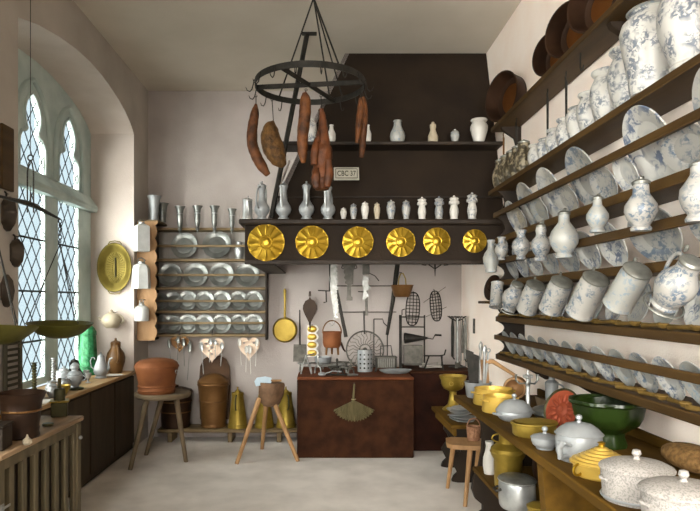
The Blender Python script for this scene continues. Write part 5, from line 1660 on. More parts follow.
# wooden spoons along the two lower ledges
SPN = MB().lathe([(0, -.012), (.6, -.009), (1, 0), (.92, .003), (.5, -.005), (0, -.007)], 14, TR((0, -.085, .014), (0, 0, 0), (.020, .030, 1)))
SPN.tube([(0, -.058, .012), (.001, .0, .010), (0, .095, .008)], [.007, .0055, .0075], 7)
SPNM = SPN.mesh('wooden_spoon', 'wood_spoon', 30)
rng = random.Random(3)
for zz, cnt, st, nm in ((ZJ, 16, .185, 'lowest'), (ZH, 14, .205, 'second lowest')):
    for i in range(cnt):
        o = mobj('wooden_spoon', SPNM)
        o.location = (FX_ + .027 + rng.uniform(-.004, .006), 4.58 - i * st, zz + .0015)
        o.rotation_euler = (0, 0, R(rng.uniform(-11, 11)))
        o.scale = (1.15, rng.uniform(.84, 1.0), 1.5)
        tag(o, '%s wooden spoon from the far end, lying along the %s ledge' % (ORD[i], nm), 'spoon', 'wooden spoons along the %s ledge' % nm)

# jars on the top tier ---------------------------------------------------
XJ = 1.43
sj = None
for i, Y in enumerate((4.86, 4.72, 4.58, 4.44, 4.30)):
    lab = '%s brown banded stoneware jug from the hood on the top shelf tier' % ORD[i]
    if sj is None:
        sj = thing('stoneware_jug', lab, 'jug', (XJ - .03, Y, ZB), (0, 0, R(10)), 'brown stoneware jugs on the top tier')
        MB().lathe([(0, 0), (.042, 0), (.045, .01), (.060, .06), (.064, .11), (.056, .15), (.040, .18), (.038, .21), (.043, .218), (.038, .222), (.034, .21), (0, .20)], 28, flute=12, fa=.03).build('body', 'stoneware', sj)
        MB().lathe([(.039, .223), (.041, .232), (.02, .242), (.006, .248), (0, .252)], 20).build('lid', 'pewter_lid', sj)
        MB().tube(handle_pts(.058, .07, .038, .20, .055), .008).build('handle', 'stoneware', sj)
    else:
        dup(sj, (XJ - .03, Y, ZB), (0, 0, R(10 - 5 * i)), 1.0, lab)

JP = [(0, 0), (.62, 0), (.66, .03), (.62, .06), (.80, .22), (.97, .42), (1.0, .56), (.94, .70), (.76, .82), (.70, .86), (.86, .90), (.92, .93), (.90, .96), (.80, .97), (.76, .93), (0, .86)]
JQ = [(0, 0), (.66, 0), (.70, .03), (.74, .2), (.92, .5), (1.0, .7), (.92, .80), (.70, .87), (.66, .90), (.72, .92), (0, .92)]
JL = [(.74, .921), (.80, .93), (.72, .955), (.4, .975), (.15, .985), (.16, 1.0), (.10, 1.02), (0, 1.03)]
jars = [(4.12, .172, .062, 0), (3.96, .172, .060, 1), (3.79, .185, .062, 0), (3.62, .20, .065, 0), (3.46, .22, .068, 1), (3.29, .24, .075, 0), (3.10, .29, .086, 0), (2.88, .31, .098, 0), (2.62, .38, .130, 1), (2.33, .37, .128, 0), (2.05, .37, .125, 1)]
for i, (Y, h, r, lid) in enumerate(jars):
    lab = '%s blue and white delft jar after the brown jugs, on the top shelf tier' % ORD[i]
    if lid:
        t = thing('delft_jar', lab, 'jar', (min(XJ, XR - .012 - r), Y, ZB), (0, 0, 0), 'delft jars on the top tier')
        MB().lathe([(a * r, z * h) for a, z in JQ], 32).build('body', 'delft_jar', t)
        MB().lathe([(a * r, z * h) for a, z in JL], 24).build('lid', 'delft_faint', t)
    else:
        solo('delft_jar', MB().lathe([(a * r, z * h) for a, z in JP], 32), 'delft_jar', lab, 'jar', (min(XJ, XR - .012 - r), Y, ZB), (0, 0, 0), 'delft jars on the top tier')

# jugs hanging from the second tier -------------------------------------
XH = 1.235


def hung_jug(px, py0, py1, prof, lid, label, hrz=35, mt='delft', lidmt='pewter_lid', hook=True, rscale=1.0, X=XH, spout=False):
    """profile in units of (radius px, fraction of height)"""
    Y = X * F / (px - CX)
    z = QZ(py1, Y)
    h = QZ(py0, Y) - z
    t = thing('hanging_jug', label, 'jug', (X, Y, z), (0, 0, R(hrz)), 'jugs hanging before the plate tiers')
    u = Y / F * rscale
    MB().lathe([(a * u, b_ * h) for a, b_ in prof], 32).build('body', mt, t)
    if lid:
        MB().lathe([(a * u, b_ * h) for a, b_ in lid], 24).build('lid', lidmt, t)
    top = [p for p in prof if p[0] > 0][-1]
    if lid:
        MB().tube([(top[0] * u * .9, 0, top[1] * h), (top[0] * u * 1.25, 0, .955 * h), (top[0] * u * 1.0, 0, 1.03 * h)], [.006, .006, .008], 8).build('thumb_rest', lidmt, t)
    bel = max(prof, key=lambda p: p[0])
    MB().tube(handle_pts(bel[0] * u * .95, bel[1] * h, top[0] * u * .95, .88 * h, (bel[0] * .55 + 2) * u), .55 * u + .003).build('handle', mt, t)
    return t


bulb = [(0, 0), (8, 0), (8.6, .04), (7.2, .10), (10, .17), (13.5, .30), (14, .42), (12, .55), (8, .66), (5.4, .74), (5.2, .88), (0, .88)]
blid = [(6, .88), (6.2, .92), (4, .955), (1.4, .97), (1.6, .99), (0, 1.0)]
hung_jug(564, 209, 258, bulb, blid, 'big white bulbous jug with a pewter lid hanging fifth from the far end', 60, 'delft_faint')
hung_jug(541, 221, 261, [(0, 0), (6.5, 0), (7, .05), (5.2, .12), (8, .24), (9.6, .38), (8.5, .52), (5, .62), (4.6, .68), (5.4, .76), (4.8, .84), (0, .84)], [(4.9, .84), (5, .88), (3, .92), (1.4, .95), (1.6, .98), (0, 1.0)],
         'gourd-shaped delft jug with a knobbed lid hanging fourth from the far end', 50, 'delft')
hung_jug(521, 230, 259.5, [(0, 0), (4.8, 0), (5, .05), (4, .12), (7.5, .28), (9, .45), (7.6, .62), (4.2, .74), (4, .84), (5.6, .97), (5.2, 1.0), (0, .95)], None, 'round delft jug with an open neck hanging third from the far end', 50, 'delft')
hung_jug(501.5, 237, 260, [(0, 0), (3.6, 0), (4, .05), (3.2, .12), (6, .3), (6.8, .45), (5.4, .62), (3.2, .74), (3.2, .88), (4.4, 1.0), (0, .96)], None, 'small delft jug hanging second from the far end', 40, 'delft')
hung_jug(491, 240, 272.5, [(0, 0), (5, 0), (5.6, .05), (5.2, .12), (7.4, .3), (7.8, .45), (6.2, .60), (3.4, .72), (3.2, .90), (4, .97), (3.8, 1.0), (0, .96)], None, 'white bottle jug hanging first at the far end before the hood', 20, 'delft_faint')
hung_jug(597.5, 194.5, 232.5, [(0, 0), (7, 0), (7.4, .05), (5.6, .12), (8, .2), (10.6, .36), (10.4, .48), (7.2, .62), (4.4, .72), (4.2, .86), (0, .86)], [(5.2, .86), (5.4, .92), (3.2, .96), (1.2, .98), (0, 1.0)],
         'white jug with a narrow neck hanging between the two big bulbous jugs', 50, 'delft_faint')
hung_jug(641, 177, 231, [(0, 0), (9.5, 0), (10, .05), (8, .10), (13, .22), (15.5, .36), (15, .48), (11, .60), (8, .68), (7.2, .86), (0, .86)], [(8.4, .86), (8.8, .91), (6, .94), (2, .96), (2, .99), (0, 1.0)],
         'pot-bellied delft jug with a pewter lid hanging seventh from the far end', 55, 'delft')
hung_jug(699, 160, 222, [(0, 0), (12, 0), (12.6, .05), (10, .12), (15, .24), (18, .40), (17, .54), (11, .68), (8, .76), (7.6, .9), (0, .9)], [(8.4, .9), (8.6, .94), (4, .98), (0, 1.0)],
         'big white jug hanging at the right edge of the picture', 55, 'delft')

# tankards hanging tilted by their handles from the third tier -------------
XT = 1.235


def hung_tankard(px, py, L, rad, tilt, label, prof=None, lidded=True, mt='delft', yaw=0):
    """px,py: middle of the body; L and rad in pixels there; tilt leans the lid towards the camera"""
    Y = XT * F / (px - CX)
    u = Y / F
    c = Vector((XT, Y, QZ(py, Y)))
    a = R(tilt)
    ax = Euler((a * .82, R(9), 0)).to_matrix() @ Vector((0, 0, 1))
    base = c - ax * (L * u / 2)
    t = thing('hanging_tankard', label, 'tankard', base, (a * .82, R(9), R(yaw)), 'tankards hanging tilted before the plate tiers')
    prof = prof or [(0, 0), (1.0, 0), (1.05, .03), (1.0, .07), (1.0, .15), (1.02, .5), (.98, .80), (.93, .88), (.95, .90), (0, .90)]
    MB().lathe([(x * rad * u, z * L * u) for x, z in prof], 32).build('body', mt, t)
    if lidded:
        top = [p for p in prof if p[0] > 0][-1]
        k = top[0]
        MB().lathe([(k * 1.0 * rad * u, top[1] * L * u), (k * 1.03 * rad * u, (top[1] + .03) * L * u), (k * .9 * rad * u, (top[1] + .065) * L * u), (k * .5 * rad * u, (top[1] + .085) * L * u), (0, (top[1] + .095) * L * u)], 28).build('lid', 'pewter_lid', t)
        MB().torus(rad * u * .99, rad * u * .06, 30, 6, TR((0, 0, .02 * L * u))).build('foot_ring', 'pewter_lid', t)
    # the handle is on top (away from the camera) and hooks over a peg
    hm_ = TR((0, 0, 0), (0, 0, R(90)))
    MB().tube([hm_ @ p for p in handle_pts(rad * u * .95, L * u * .30, rad * u * .90, L * u * .84, rad * u * .9)], .05 * rad * u + .004).build('handle', mt, t)
    if lidded:
        MB().ell((0, rad * u * .95, L * u * .97), (.007, .010, .016), 8).build('thumb_rest', 'pewter_lid', t)
    return t


bell = [(0, 0), (.62, 0), (.68, .04), (.62, .09), (.82, .22), (1.0, .40), (.95, .55), (.70, .68), (.55, .76), (.55, .88), (.58, .9), (0, .9)]
hung_tankard(496.5, 295, 26, 6.4, -20, 'small delft mug hanging mouth down at the far end of the tilted tankards', [(0, 0), (1.0, 0), (1.0, .06), (.92, .1), (.92, .95), (1, 1), (.9, 1), (0, .96)], False)
hung_tankard(513.5, 296, 32, 10.5, 42, 'pear-shaped delft tankard hanging second from the far end', bell)
hung_tankard(531.5, 297, 34, 10, 42, 'straight-sided delft tankard hanging third from the far end')
hung_tankard(556.5, 295, 38, 11.5, 44, 'straight-sided delft tankard hanging fourth from the far end')
hung_tankard(588, 295, 48, 13.5, 46, 'straight-sided delft tankard hanging fifth from the far end', None, True, 'delft')
hung_tankard(628, 287, 50, 14.5, 50, 'straight-sided white tankard hanging before the largest plate of its tier', None, True, 'delft_faint')
hung_tankard(678, 283, 62, 20, 50, 'big-bellied delft jug hanging tilted at the right edge of the picture', bell)

# dark pan on a little bracket at the far end of the wall
t = thing('wall_bracket', 'tiny wooden bracket shelf on the right wall behind the hanging mug', 'bracket shelf', (XR - .004, 5.35, 1.50))
MB().bx(-.16, 0, -.12, .12, -.022, 0).build('board', 'wood', t)
MB().prism([(0, -.022), (-.10, -.022), (-.03, -.05), (0, -.10)], -.015, .015, XZ).build('support', 'wood_dark', t)
tt = thing('dark_copper_lid', 'dark round copper lid standing on the tiny bracket shelf', 'lid', (XR - .075, 5.35, 1.50 + .115), (0, R(-78), R(20)))
MB().lathe([(0, .018), (.09, .012), (.112, 0), (.114, -.005), (.108, -.004), (.085, .004), (0, .010)], 32).build('lid', 'copper_dark', tt)
MB().tube([(-.025, 0, .015), (-.02, 0, .04), (.02, 0, .04), (.025, 0, .015)], .005, 6).build('handle', 'copper_dark', tt)

# ------------------------------------------------------------------ the long table
TZ, TX, TY0, TY1 = .84, .925, 1.15, 4.36
LZ, LX = .43, .975
t = thing('long_table', 'long wooden serving table below the plate shelf with a lower shelf', 'table', ((TX + XR) / 2, 2.7, 0))
G0 = Vector(t.location)


def tp_(name, mb, mt='wood_table'):
    mb.v = [tuple(Vector(v) - G0) for v in mb.v]
    return mb.build(name, mt, t)


tp_('table_top', MB().bx(TX, XR - .006, TY0, TY1, TZ - .04, TZ, .006))
tp_('back_strip', MB().bx(XR - .03, XR - .006, TY0, TY1, TZ, TZ + .045, .004))
tp_('lower_shelf', MB().bx(LX, XR - .006, TY0, 4.02, LZ - .03, LZ, .005))


def support(y, th):
    e = [(XR - .01, 0), (TX + .06, .0), (TX + .055, .06), (TX + .085, .10), (TX + .125, .13), (TX + .125, .17), (TX + .075, .21), (TX + .055, .27), (TX + .065, .34),
         (TX + .10, .42), (TX + .12, .52), (TX + .125, .64), (TX + .11, .74), (TX + .09, TZ - .041), (XR - .01, TZ - .041)]
    return MB().prism(e, y - th / 2, y + th / 2, XZ)


tp_('support', support(4.06, .05), 'wood_dark')
tp_('support', MB().prism([(XR - .01, 0), (TX + .11, 0), (TX + .06, .30), (TX + .02, TZ - .041), (XR - .01, TZ - .041)], 2.66, 2.73, XZ), 'wood_table')
tp_('support', MB().prism([(XR - .01, 0), (TX + .11, 0), (TX + .06, .30), (TX + .02, TZ - .041), (XR - .01, TZ - .041)], 1.30, 1.37, XZ), 'wood_table')

TT = TZ + .001


def on_table(X, Y):
    return Vector((X, Y, TT))


for X, Y, r, h, lab in ((1.10, 3.98, .125, .10, 'larger round yellow brass pan at the far end of the table'), (1.055, 3.70, .096, .095, 'smaller round yellow brass pan before the larger one')):
    t = thing('brass_pan', lab, 'pan', on_table(X, Y), (0, 0, R(200)), 'yellow brass pans on the table')
    MB().lathe([(0, 0), (r, 0), (r * 1.03, .008), (r * .94, h * .9), (r * .96, h), (r * .93, h), (r * .90, h * .9), (r * .95, .01), (0, .008)], 40).build('pan', 'brass_pan', t)
    for s in (-1, 1):
        MB().tube([(s * r * .93, -.03, h * .72), (s * (r + .022), -.025, h * .78), (s * (r + .022), .025, h * .78), (s * r * .93, .03, h * .72)], .006, 8).build('handle', 'brass_pan', t)


def tureen(name, label, X, Y, rx, ry, h, lidh, body, lidm, mt, rz=0, cat='tureen', handles=True, knob=True, ears='loop'):
    t = thing(name, label, cat, on_table(X, Y), (0, 0, R(rz)))
    MB().lathe([(a * rx, b_ * h) for a, b_ in body], 40, sy=ry / rx).build('body', mt, t)
    lp = [(1.04, 0), (1.05, .06), (.98, .16), (.80, .46), (.55, .72), (.25, .82), (0, .84)] if lidm == 'dome' else ([(1.05, 0), (1.06, .10), (.9, .34), (.5, .58), (.2, .66), (0, .68)])
    MB().lathe([(a * rx, h + b_ * lidh) for a, b_ in lp], 40, sy=ry / rx).build('lid', mt, t)
    if knob:
        zk = h + lidh * (.83 if lidm == 'dome' else .66)
        MB().lathe([(.012, zk - .004), (.007, zk + .008), (.014, zk + .018), (.012, zk + .028), (0, zk + .034)], 16).build('knob', mt, t)
    if handles:
        for s in (-1, 1):
            MB().tube([(s * rx * .96, -.022, h * .70), (s * (rx * 1.05 + .02), -.016, h * .80), (s * (rx * 1.05 + .02), .016, h * .80), (s * rx * .96, .022, h * .70)], .006, 8).build('handle', mt, t)
    return t


round_b = [(0, 0), (.60, 0), (.66, .05), (.84, .25), (1.0, .65), (1.0, .95), (.98, 1.0), (0, 1.0)]
pot_b = [(0, 0), (.80, 0), (.86, .04), (.98, .3), (1.0, .8), (.97, 1.0), (0, 1.0)]
tureen('pewter_tureen', 'oval pewter tureen with a domed lid just before the brass pans', 1.06, 3.42, .100, .085, .055, .075, round_b, 'dome', 'tin', 20)
tureen('pewter_dish', 'low dark pewter dish with a flat lid behind the oval tureen', 1.285, 3.465, .105, .10, .045, .05, round_b, 'flat', 'pewter_dark', 0, 'dish', False)
# pierced oval basket
t = thing('pierced_basket', 'oval pierced brass basket on the table before the pewter tureen', 'basket', on_table(1.04, 3.04), (0, 0, R(10)))
MB().lathe([(0, 0), (.095, 0), (.105, .012), (.108, .055), (.116, .062), (.112, .066), (.104, .058), (.100, .014), (0, .010)], 44, sy=.8, flute=22, fa=.018).build('basket', 'brass_dull', t)
MB().torus(.112, .006, 44, 6, TR((0, 0, .062)), sy=.8).build('rim', 'brass_dull', t)
MB().lathe([(.105, .066), (.05, .076), (.0, .078)], 30, TR((.02, .02, 0)), sy=.8).build('inner_lid', 'brass_dull', t)
tureen('pewter_bowl', 'small round lidded pewter bowl at the front edge of the table', .992, 2.76, .058, .058, .050, .03, [(0, 0), (.6, 0), (.66, .08), (.6, .14), (.9, .4), (1.0, .7), (1, 1), (0, 1)], 'flat', 'tin', 0, 'bowl', False)
t = tureen('pewter_tureen', 'big round pewter tureen with a pointed knob in the middle of the table', 1.065, 2.57, .092, .092, .108, .058, pot_b, 'dome', 'tin', 215, 'tureen', True)
MB().tube([(.085, 0, .03), (.13, 0, .03), (.135, 0, .07), (.115, 0, .085)], [.013, .012, .010, .014], 8).build('spout', 'tin', t)
solo('serving_plate', MB().lathe([(0, 0), (.045, 0), (.070, .016), (.073, .020), (.066, .020), (.042, .006), (0, .006)], 36).lathe([(.010, .005), (.006, .02), (.012, .03), (0, .038)], 14), 'cream', 'brownish knobbed lid lying behind the big pewter tureen', 'lid', on_table(1.150, 2.752))
# red copper mould
t = thing('copper_mould', 'round red copper cake mould tilted on edge against the green bowl', 'mould', (1.225, 3.16, TT + .104), tuple(Vector((-.86, -.42, .34)).to_track_quat('Z', 'Y').to_euler()))
t.scale = (.9, .9, .9)
MB().lathe([(0, -.012), (.10, -.012), (.118, -.006), (.124, .006), (.124, .012), (.118, .012), (.112, .004)], 44).build('rim', 'bronze', t, 'dark rim')
MB().lathe([(0, .010), (.02, .016), (.045, .004), (.095, .004), (.112, .006), (.112, -.002), (0, -.002)], 44).build('face', 'copper_red', t)
lb = MB()
for k in range(12):
    a = 2 * PI * k / 12
    lb.ell((.066 * math.cos(a), .066 * math.sin(a), .005), (.030, .012, .010), 10, rot=(0, 0, a))
lb.build('petals', 'copper_red', t)
# green bowl on a fluted foot
t = thing('green_bowl', 'large deep green glazed bowl on a fluted foot against the wall', 'bowl', on_table(1.30, 2.82))
MB().lathe([(0, 0), (.078, 0), (.082, .015), (.070, .05), (.072, .065), (.095, .085), (.128, .105), (.146, .14), (.156, .19), (.170, .200), (.168, .212), (.158, .209), (.146, .17), (.12, .12), (.06, .10), (0, .09)], 60, flute=8, fa=.035).build('bowl', 'green', t)
MB().torus(.160, .008, 50, 8, TR((0, 0, .205))).build('rim', 'green', t)
# brass domed dish
t = thing('brass_covered_dish', 'brass dish with a stepped domed lid next to the speckled casseroles', 'dish', on_table(1.055, 2.34), (0, 0, R(200)))
MB().lathe([(0, 0), (.092, 0), (.098, .006), (.102, .04), (.104, .045), (0, .045)], 44).build('dish', 'brass_pan', t)
pr = [(.112, .046), (.114, .052)]
for k in range(6):
    r0 = .110 - .0165 * k
    pr += [(r0, .054 + .0090 * k), (r0 - .005, .061 + .0090 * k), (r0 - .013, .0625 + .0090 * k)]
pr += [(.01, .110), (0, .111)]
MB().lathe(pr, 44).build('lid', 'brass_pan', t, sharp=25)
MB().lathe([(.014, .109), (.010, .117), (.015, .125), (0, .131)], 16).build('knob', 'brass', t)
for s in (-1, 1):
    MB().torus(.020, .005, 20, 6, TR((s * .112, 0, .032), (R(90), 0, 0))).build('handle', 'brass', t)
# speckled casseroles
for X, Y, r, h, lab in ((1.045, 2.06, .110, .098, 'speckled white enamel casserole with a flat domed lid next to the brass dish'), (1.050, 1.80, .114, .100, 'speckled white casserole with a raised wreath nearest the picture corner')):
    t = thing('casserole', lab, 'casserole', on_table(X, Y), (0, 0, R(0)))
    MB().lathe([(0, 0), (r * .94, 0), (r * .96, .006), (r * .99, .012), (r * .95, .018), (r, h * .7), (r, h), (0, h)], 48).build('pot', 'enamel', t)
    MB().torus(r * .985, .004, 48, 6, TR((0, 0, .012))).build('foot_ring', 'tin', t)
    MB().lathe([(r * 1.04, h + .001), (r * 1.06, h + .008), (r * 1.02, h + .014), (r * .8, h + .026), (r * .45, h + .034), (0, h + .036)], 48).build('lid', 'enamel', t)
    z0 = h + .036
    MB().lathe([(.012, z0 - .002), (.008, z0 + .008), (.015, z0 + .018), (.012, z0 + .03), (0, z0 + .034)], 18).build('knob', 'enamel', t)
    MB().tube([(-r * .98, -.025, h * .72), (-r * 1.08, 0, h * .75), (-r * .98, .025, h * .72)], .006, 8).build('handle', 'enamel', t)
    if Y < 1.95:
        wr = MB()
        for k in range(9):
            a = R(215 + 12 * k)
            wr.torus(.014, .003, 12, 5, align((math.cos(a) * r * .99, math.sin(a) * r * .99, h * .52), (math.cos(a) * r * 1.3, math.sin(a) * r * 1.3, h * .52)))
        wr.build('wreath', 'enamel', t)
solo('wicker_bundle', MB().ell((0, 0, .055), (.075, .16, .053), 20, rot=(0, 0, R(8))), 'wicker_br', 'brown woven lump lying against the wall behind the casseroles', 'basket', on_table(1.425, 2.38))
# pewter flask and lamp stand at the wall
t = thing('pewter_flask', 'slim pale pewter flagon with a curled handle at the wall behind the lamp stand', 'flagon', on_table(1.43, 3.86), (0, 0, R(-20)))
t.scale = (.9, .9, .84)
MB().lathe([(0, 0), (.048, 0), (.05, .01), (.044, .02), (.042, .10), (.045, .18), (.030, .195), (.022, .20), (.022, .212), (0, .214)], 24).build('body', 'tin', t)
MB().tube(handle_pts(.043, .05, .040, .17, .06), .006).build('handle', 'tin', t)
MB().lathe([(.020, .214), (.020, .222), (.006, .228), (.008, .236), (0, .24)], 14).build('lid', 'pewter', t)
t = thing('lamp_stand', 'tall pewter oil lamp stand with side arms behind the covered dishes', 'lamp stand', on_table(1.235, 3.72))
MB().lathe([(0, 0), (.055, 0), (.058, .008), (.02, .02), (.013, .03), (.012, .15), (.018, .155), (.012, .16), (.010, .19), (.028, .20), (.03, .215), (0, .22)], 20).build('stem', 'pewter', t)
for k, a in enumerate((20, 150, 260)):
    c, s = math.cos(R(a)), math.sin(R(a))
    MB().tube([(.01 * c, .01 * s, .165), (.05 * c, .05 * s, .16), (.07 * c, .07 * s, .18), (.07 * c, .07 * s, .215)], [.006, .006, .006, .009], 6).build('arm', 'pewter_dark', t)
MB().tube([(0, 0, .215), (0, 0, .245)], [.01, .004], 8).build('finial', 'pewter_dark', t)
t = thing('wooden_mortar', 'brown hollow wooden mortar lying on its side by the wall behind the brass pans', 'mortar', on_table(1.30, 4.16) + Vector((0, 0, .082)), (R(88), 0, R(-22)))
MB().lathe([(0, -.10), (.055, -.10), (.068, -.08), (.05, -.03), (.066, .02), (.074, .09), (.070, .10), (.058, .10), (.052, .05), (.02, .0), (0, -.01)], 28).build('body', 'wood_chair', t)
t = thing('wooden_scoop', 'long pale wooden paddle leaning up to the wall above the brass pans', 'paddle', on_table(1.24, 4.24))
MB().tube([(-.115, .02, .24), (-.07, .01, .245), (.0, 0, .20), (.075, -.035, .150)], [.018, .016, .013, .012], 8).build('handle', 'wood_chair', t)
MB().box((-.115, .03, .13), (.05, .012, .255), (0, R(-4), 0)).build('blade', 'wood_chair', t)
t = thing('wooden_trough', 'grey brown wooden trough lying behind the lamp stand by the wall', 'trough', on_table(1.385, 3.68), (0, 0, R(3)))
t.scale = (.7, .78, .9)
MB().prism([(-.09, .0), (.09, 0), (.115, .085), (.10, .085), (.08, .012), (-.08, .012), (-.10, .085), (-.115, .085)], -.14, .14, XZ).build('body', 'wood_stool', t)

# white tub with upright utensils
tub = on_table(1.18, 4.33 - .0)
tub = Vector((1.30, 4.215, TT))
UB = P(479, 394, 4.6)
t = thing('utensil_tub', 'white tub full of upright kitchen tools behind the brass pans', 'tub', (QX(478, 4.25), 4.25, TT))
b0 = Vector(t.location)
MB().lathe([(0, 0), (.072, 0), (.078, .01), (.090, .098), (.094, .105), (.088, .105), (.072, .02), (0, .016)], 32).build('tub', 'tin', t)
tools = [(469.5, 349, 'iron', 'blade', 'broad dark blade standing leftmost in the white tub'), (475, 353, 'iron', 'blade', 'dark grey blade standing second from the left in the white tub'),
         (481, 343, 'steel', 'spoon', 'tall bright ladle standing highest in the white tub'), (485, 347, 'pewter', 'spoon', 'bright spoon standing just right of the tallest ladle in the tub'),
         (488.5, 352, 'pewter', 'rod', 'pewter rod standing rightmost in the white tub')]
for i, (px, py, mt, kd, lab) in enumerate(tools):
    yy = 4.25 + .03 * ((i % 3) - 1)
    top = P(px, py, yy)
    bx_ = b0.x + (px - 479) * .0040
    o0 = Vector((bx_, yy, TT + .022))
    L = top - o0
    t = thing('kitchen_tool', lab, 'kitchen tool', o0)
    if kd == 'blade':
        MB().tube([(0, 0, 0), tuple(L * .3)], .008, 6).build('shaft', 'iron', t)
        w = .030
        MB().prism([(L.x * .25 - w * .7, L.z * .25), (L.x * .25 + w * .7, L.z * .25), (L.x + w * .9, L.z * .93), (L.x - w * .9, L.z)], -.004, .004, XZ).build('blade', mt, t)
    elif kd == 'spoon':
        MB().tube([(0, 0, 0), tuple(L * .9)], [.006, .008], 6).build('shaft', mt, t)
        MB().ell(tuple(L * .93), (.015, .008, .036), 12).build('bowl', mt, t)
    else:
        MB().tube([(0, 0, 0), tuple(L * .6), tuple(L)], [.006, .010, .006], 6).build('shaft', mt, t)
        MB().torus(.012, .004, 14, 6, TR(tuple(L + Vector((0, 0, .01))), (R(90), 0, 0))).build('ring', mt, t)

# ------------------------------------------------------------------ under the table
LT = LZ + .001


def on_low(px, Y):
    return Vector((QX(px, Y), Y, LT))


t = thing('white_bottle', 'white stoneware bottle jug at the far end of the lower table shelf', 'bottle', on_low(489.5, 3.84))
MB().lathe([(0, 0), (.032, 0), (.034, .01), (.040, .05), (.038, .10), (.026, .14), (.022, .17), (.026, .20), (.020, .20), (0, .19)], 24).build('body', 'white', t)
MB().tube(handle_pts(.036, .07, .022, .18, .035), .006).build('handle', 'white', t)
t = thing('brass_churn', 'tall brass milk can with a narrow neck on the lower table shelf', 'milk can', on_low(508, 3.56))
MB().lathe([(0, 0), (.072, 0), (.076, .01), (.080, .16), (.094, .185), (.098, .20), (.096, .225), (.070, .245), (.052, .255), (.050, .30), (.062, .318), (.062, .326), (0, .324)], 36).build('body', 'brass_dull', t)
MB().torus(.097, .005, 36, 6, TR((0, 0, .205))).build('band', 'brass_dull', t)
for s in (-1, 1):
    MB().tube(handle_pts(s * .052, .26, s * .055, .305, s * .05), .005).build('handle', 'brass_dull', t)
MB().lathe([(.060, .327), (.05, .336), (.012, .34), (.012, .35), (0, .354)], 24).build('lid', 'brass_dull', t)
t = thing('oval_boiler', 'oval grey pewter boiler with a beaded lid on the lower table shelf', 'boiler', on_low(517, 3.22))
MB().lathe([(0, 0), (.082, 0), (.088, .01), (.092, .05), (.092, .12), (.088, .135), (0, .135)], 40, sy=1.15).build('body', 'pewter', t)
MB().lathe([(.094, .136), (.096, .146), (.088, .152), (.08, .156), (0, .166)], 40, sy=1.15).build('lid', 'pewter_lid', t)
MB().torus(.093, .004, 40, 6, TR((0, 0, .142)), sy=1.15).build('bead', 'pewter', t)
MB().tube([(-.09, -.03, .10), (-.115, -.025, .09), (-.115, .025, .09), (-.09, .03, .10)], .006, 8).build('handle', 'iron', t)
t = thing('brass_pot', 'small lidded brass pot at the front of the lower table shelf', 'pot', (1.03, 2.955, LT))
MB().lathe([(0, 0), (.045, 0), (.048, .01), (.046, .06), (.05, .08), (.052, .085), (0, .085)], 24).build('body', 'brass_dull', t)
MB().lathe([(.053, .086), (.054, .094), (.03, .108), (.0, .112)], 24).build('lid', 'brass_dull', t)
t = thing('white_crock', 'white crock under the table nearest the picture corner', 'crock', (1.13, 2.42, LT))
MB().lathe([(0, 0), (.07, 0), (.074, .01), (.082, .10), (.074, .18), (.06, .21), (.066, .225), (.06, .225), (0, .2)], 28).build('body', 'white', t)
MB().tube(handle_pts(-.078, .06, -.06, .19, -.045), .008).build('handle', 'white', t)
t = thing('copper_caldron', 'dark copper caldron at the back of the lower table shelf behind the boiler', 'caldron', (1.32, 3.50, LT))
MB().lathe([(0, 0), (.08, 0), (.11, .03), (.13, .12), (.12, .2), (.125, .21), (.115, .21), (.12, .12), (0, .02)], 30).build('body', 'copper_dark', t)
MB().tube([(-.12, 0, .2)] + [(.12 * math.cos(PI - PI * i / 12), 0, .2 + .09 * math.sin(PI * i / 12)) for i in range(13)], .006, 6).build('bail_handle', 'iron', t)

# ------------------------------------------------------------------ small scalloped bench, goblet, plates, chair
BZ2 = .50
t = thing('scalloped_bench', 'small wooden bench with scalloped supports along the right wall before the hearth', 'bench', (1.29, 5.3, 0))
MB().bx(-.25, .246, -.30, .60, BZ2 - .035, BZ2, .005).build('board', 'wood_table', t)
MB().bx(-.22, -.195, -.26, .56, BZ2 - .10, BZ2 - .036).build('apron', 'wood_table', t)
for y in (.30, -.16):
    e = [(.24, 0), (-.17, 0), (-.215, .01), (-.20, .05), (-.17, .08), (-.19, .12), (-.215, .17), (-.18, .22), (-.14, .25), (-.16, .30), (-.19, .34), (-.19, BZ2 - .036), (.24, BZ2 - .036)]
    MB().prism(e, y - .02, y + .02, XZ).build('support', 'wood_dark', t)
gl = Vector((QX(453, 5.70), 5.70, BZ2 + .001))
t = thing('brass_goblet', 'big footed brass bowl standing on the scalloped bench', 'footed bowl', gl)
MB().lathe([(0, 0), (.095, 0), (.098, .008), (.08, .022), (.05, .05), (.038, .10), (.030, .15), (.034, .165), (.026, .172), (0, .172)], 36).build('foot', 'brass_dull', t)
MB().lathe([(0, .172), (.04, .174), (.085, .195), (.108, .235), (.110, .27), (.124, .30), (.126, .315), (.118, .315), (.104, .27), (.08, .21), (0, .19)], 40).build('bowl', 'brass_dull', t)
for k in range(2):
    a = R(250 + 60 * k)
    MB().torus(.018, .004, 16, 6, align((.108 * math.cos(a), .108 * math.sin(a), .25), (.2 * math.cos(a), .2 * math.sin(a), .25))).build('ring', 'brass_dull', t)
rng = random.Random(11)
PLT = MB().lathe(plate(.1), 36).mesh('pewter_plate', 'tin', 30)
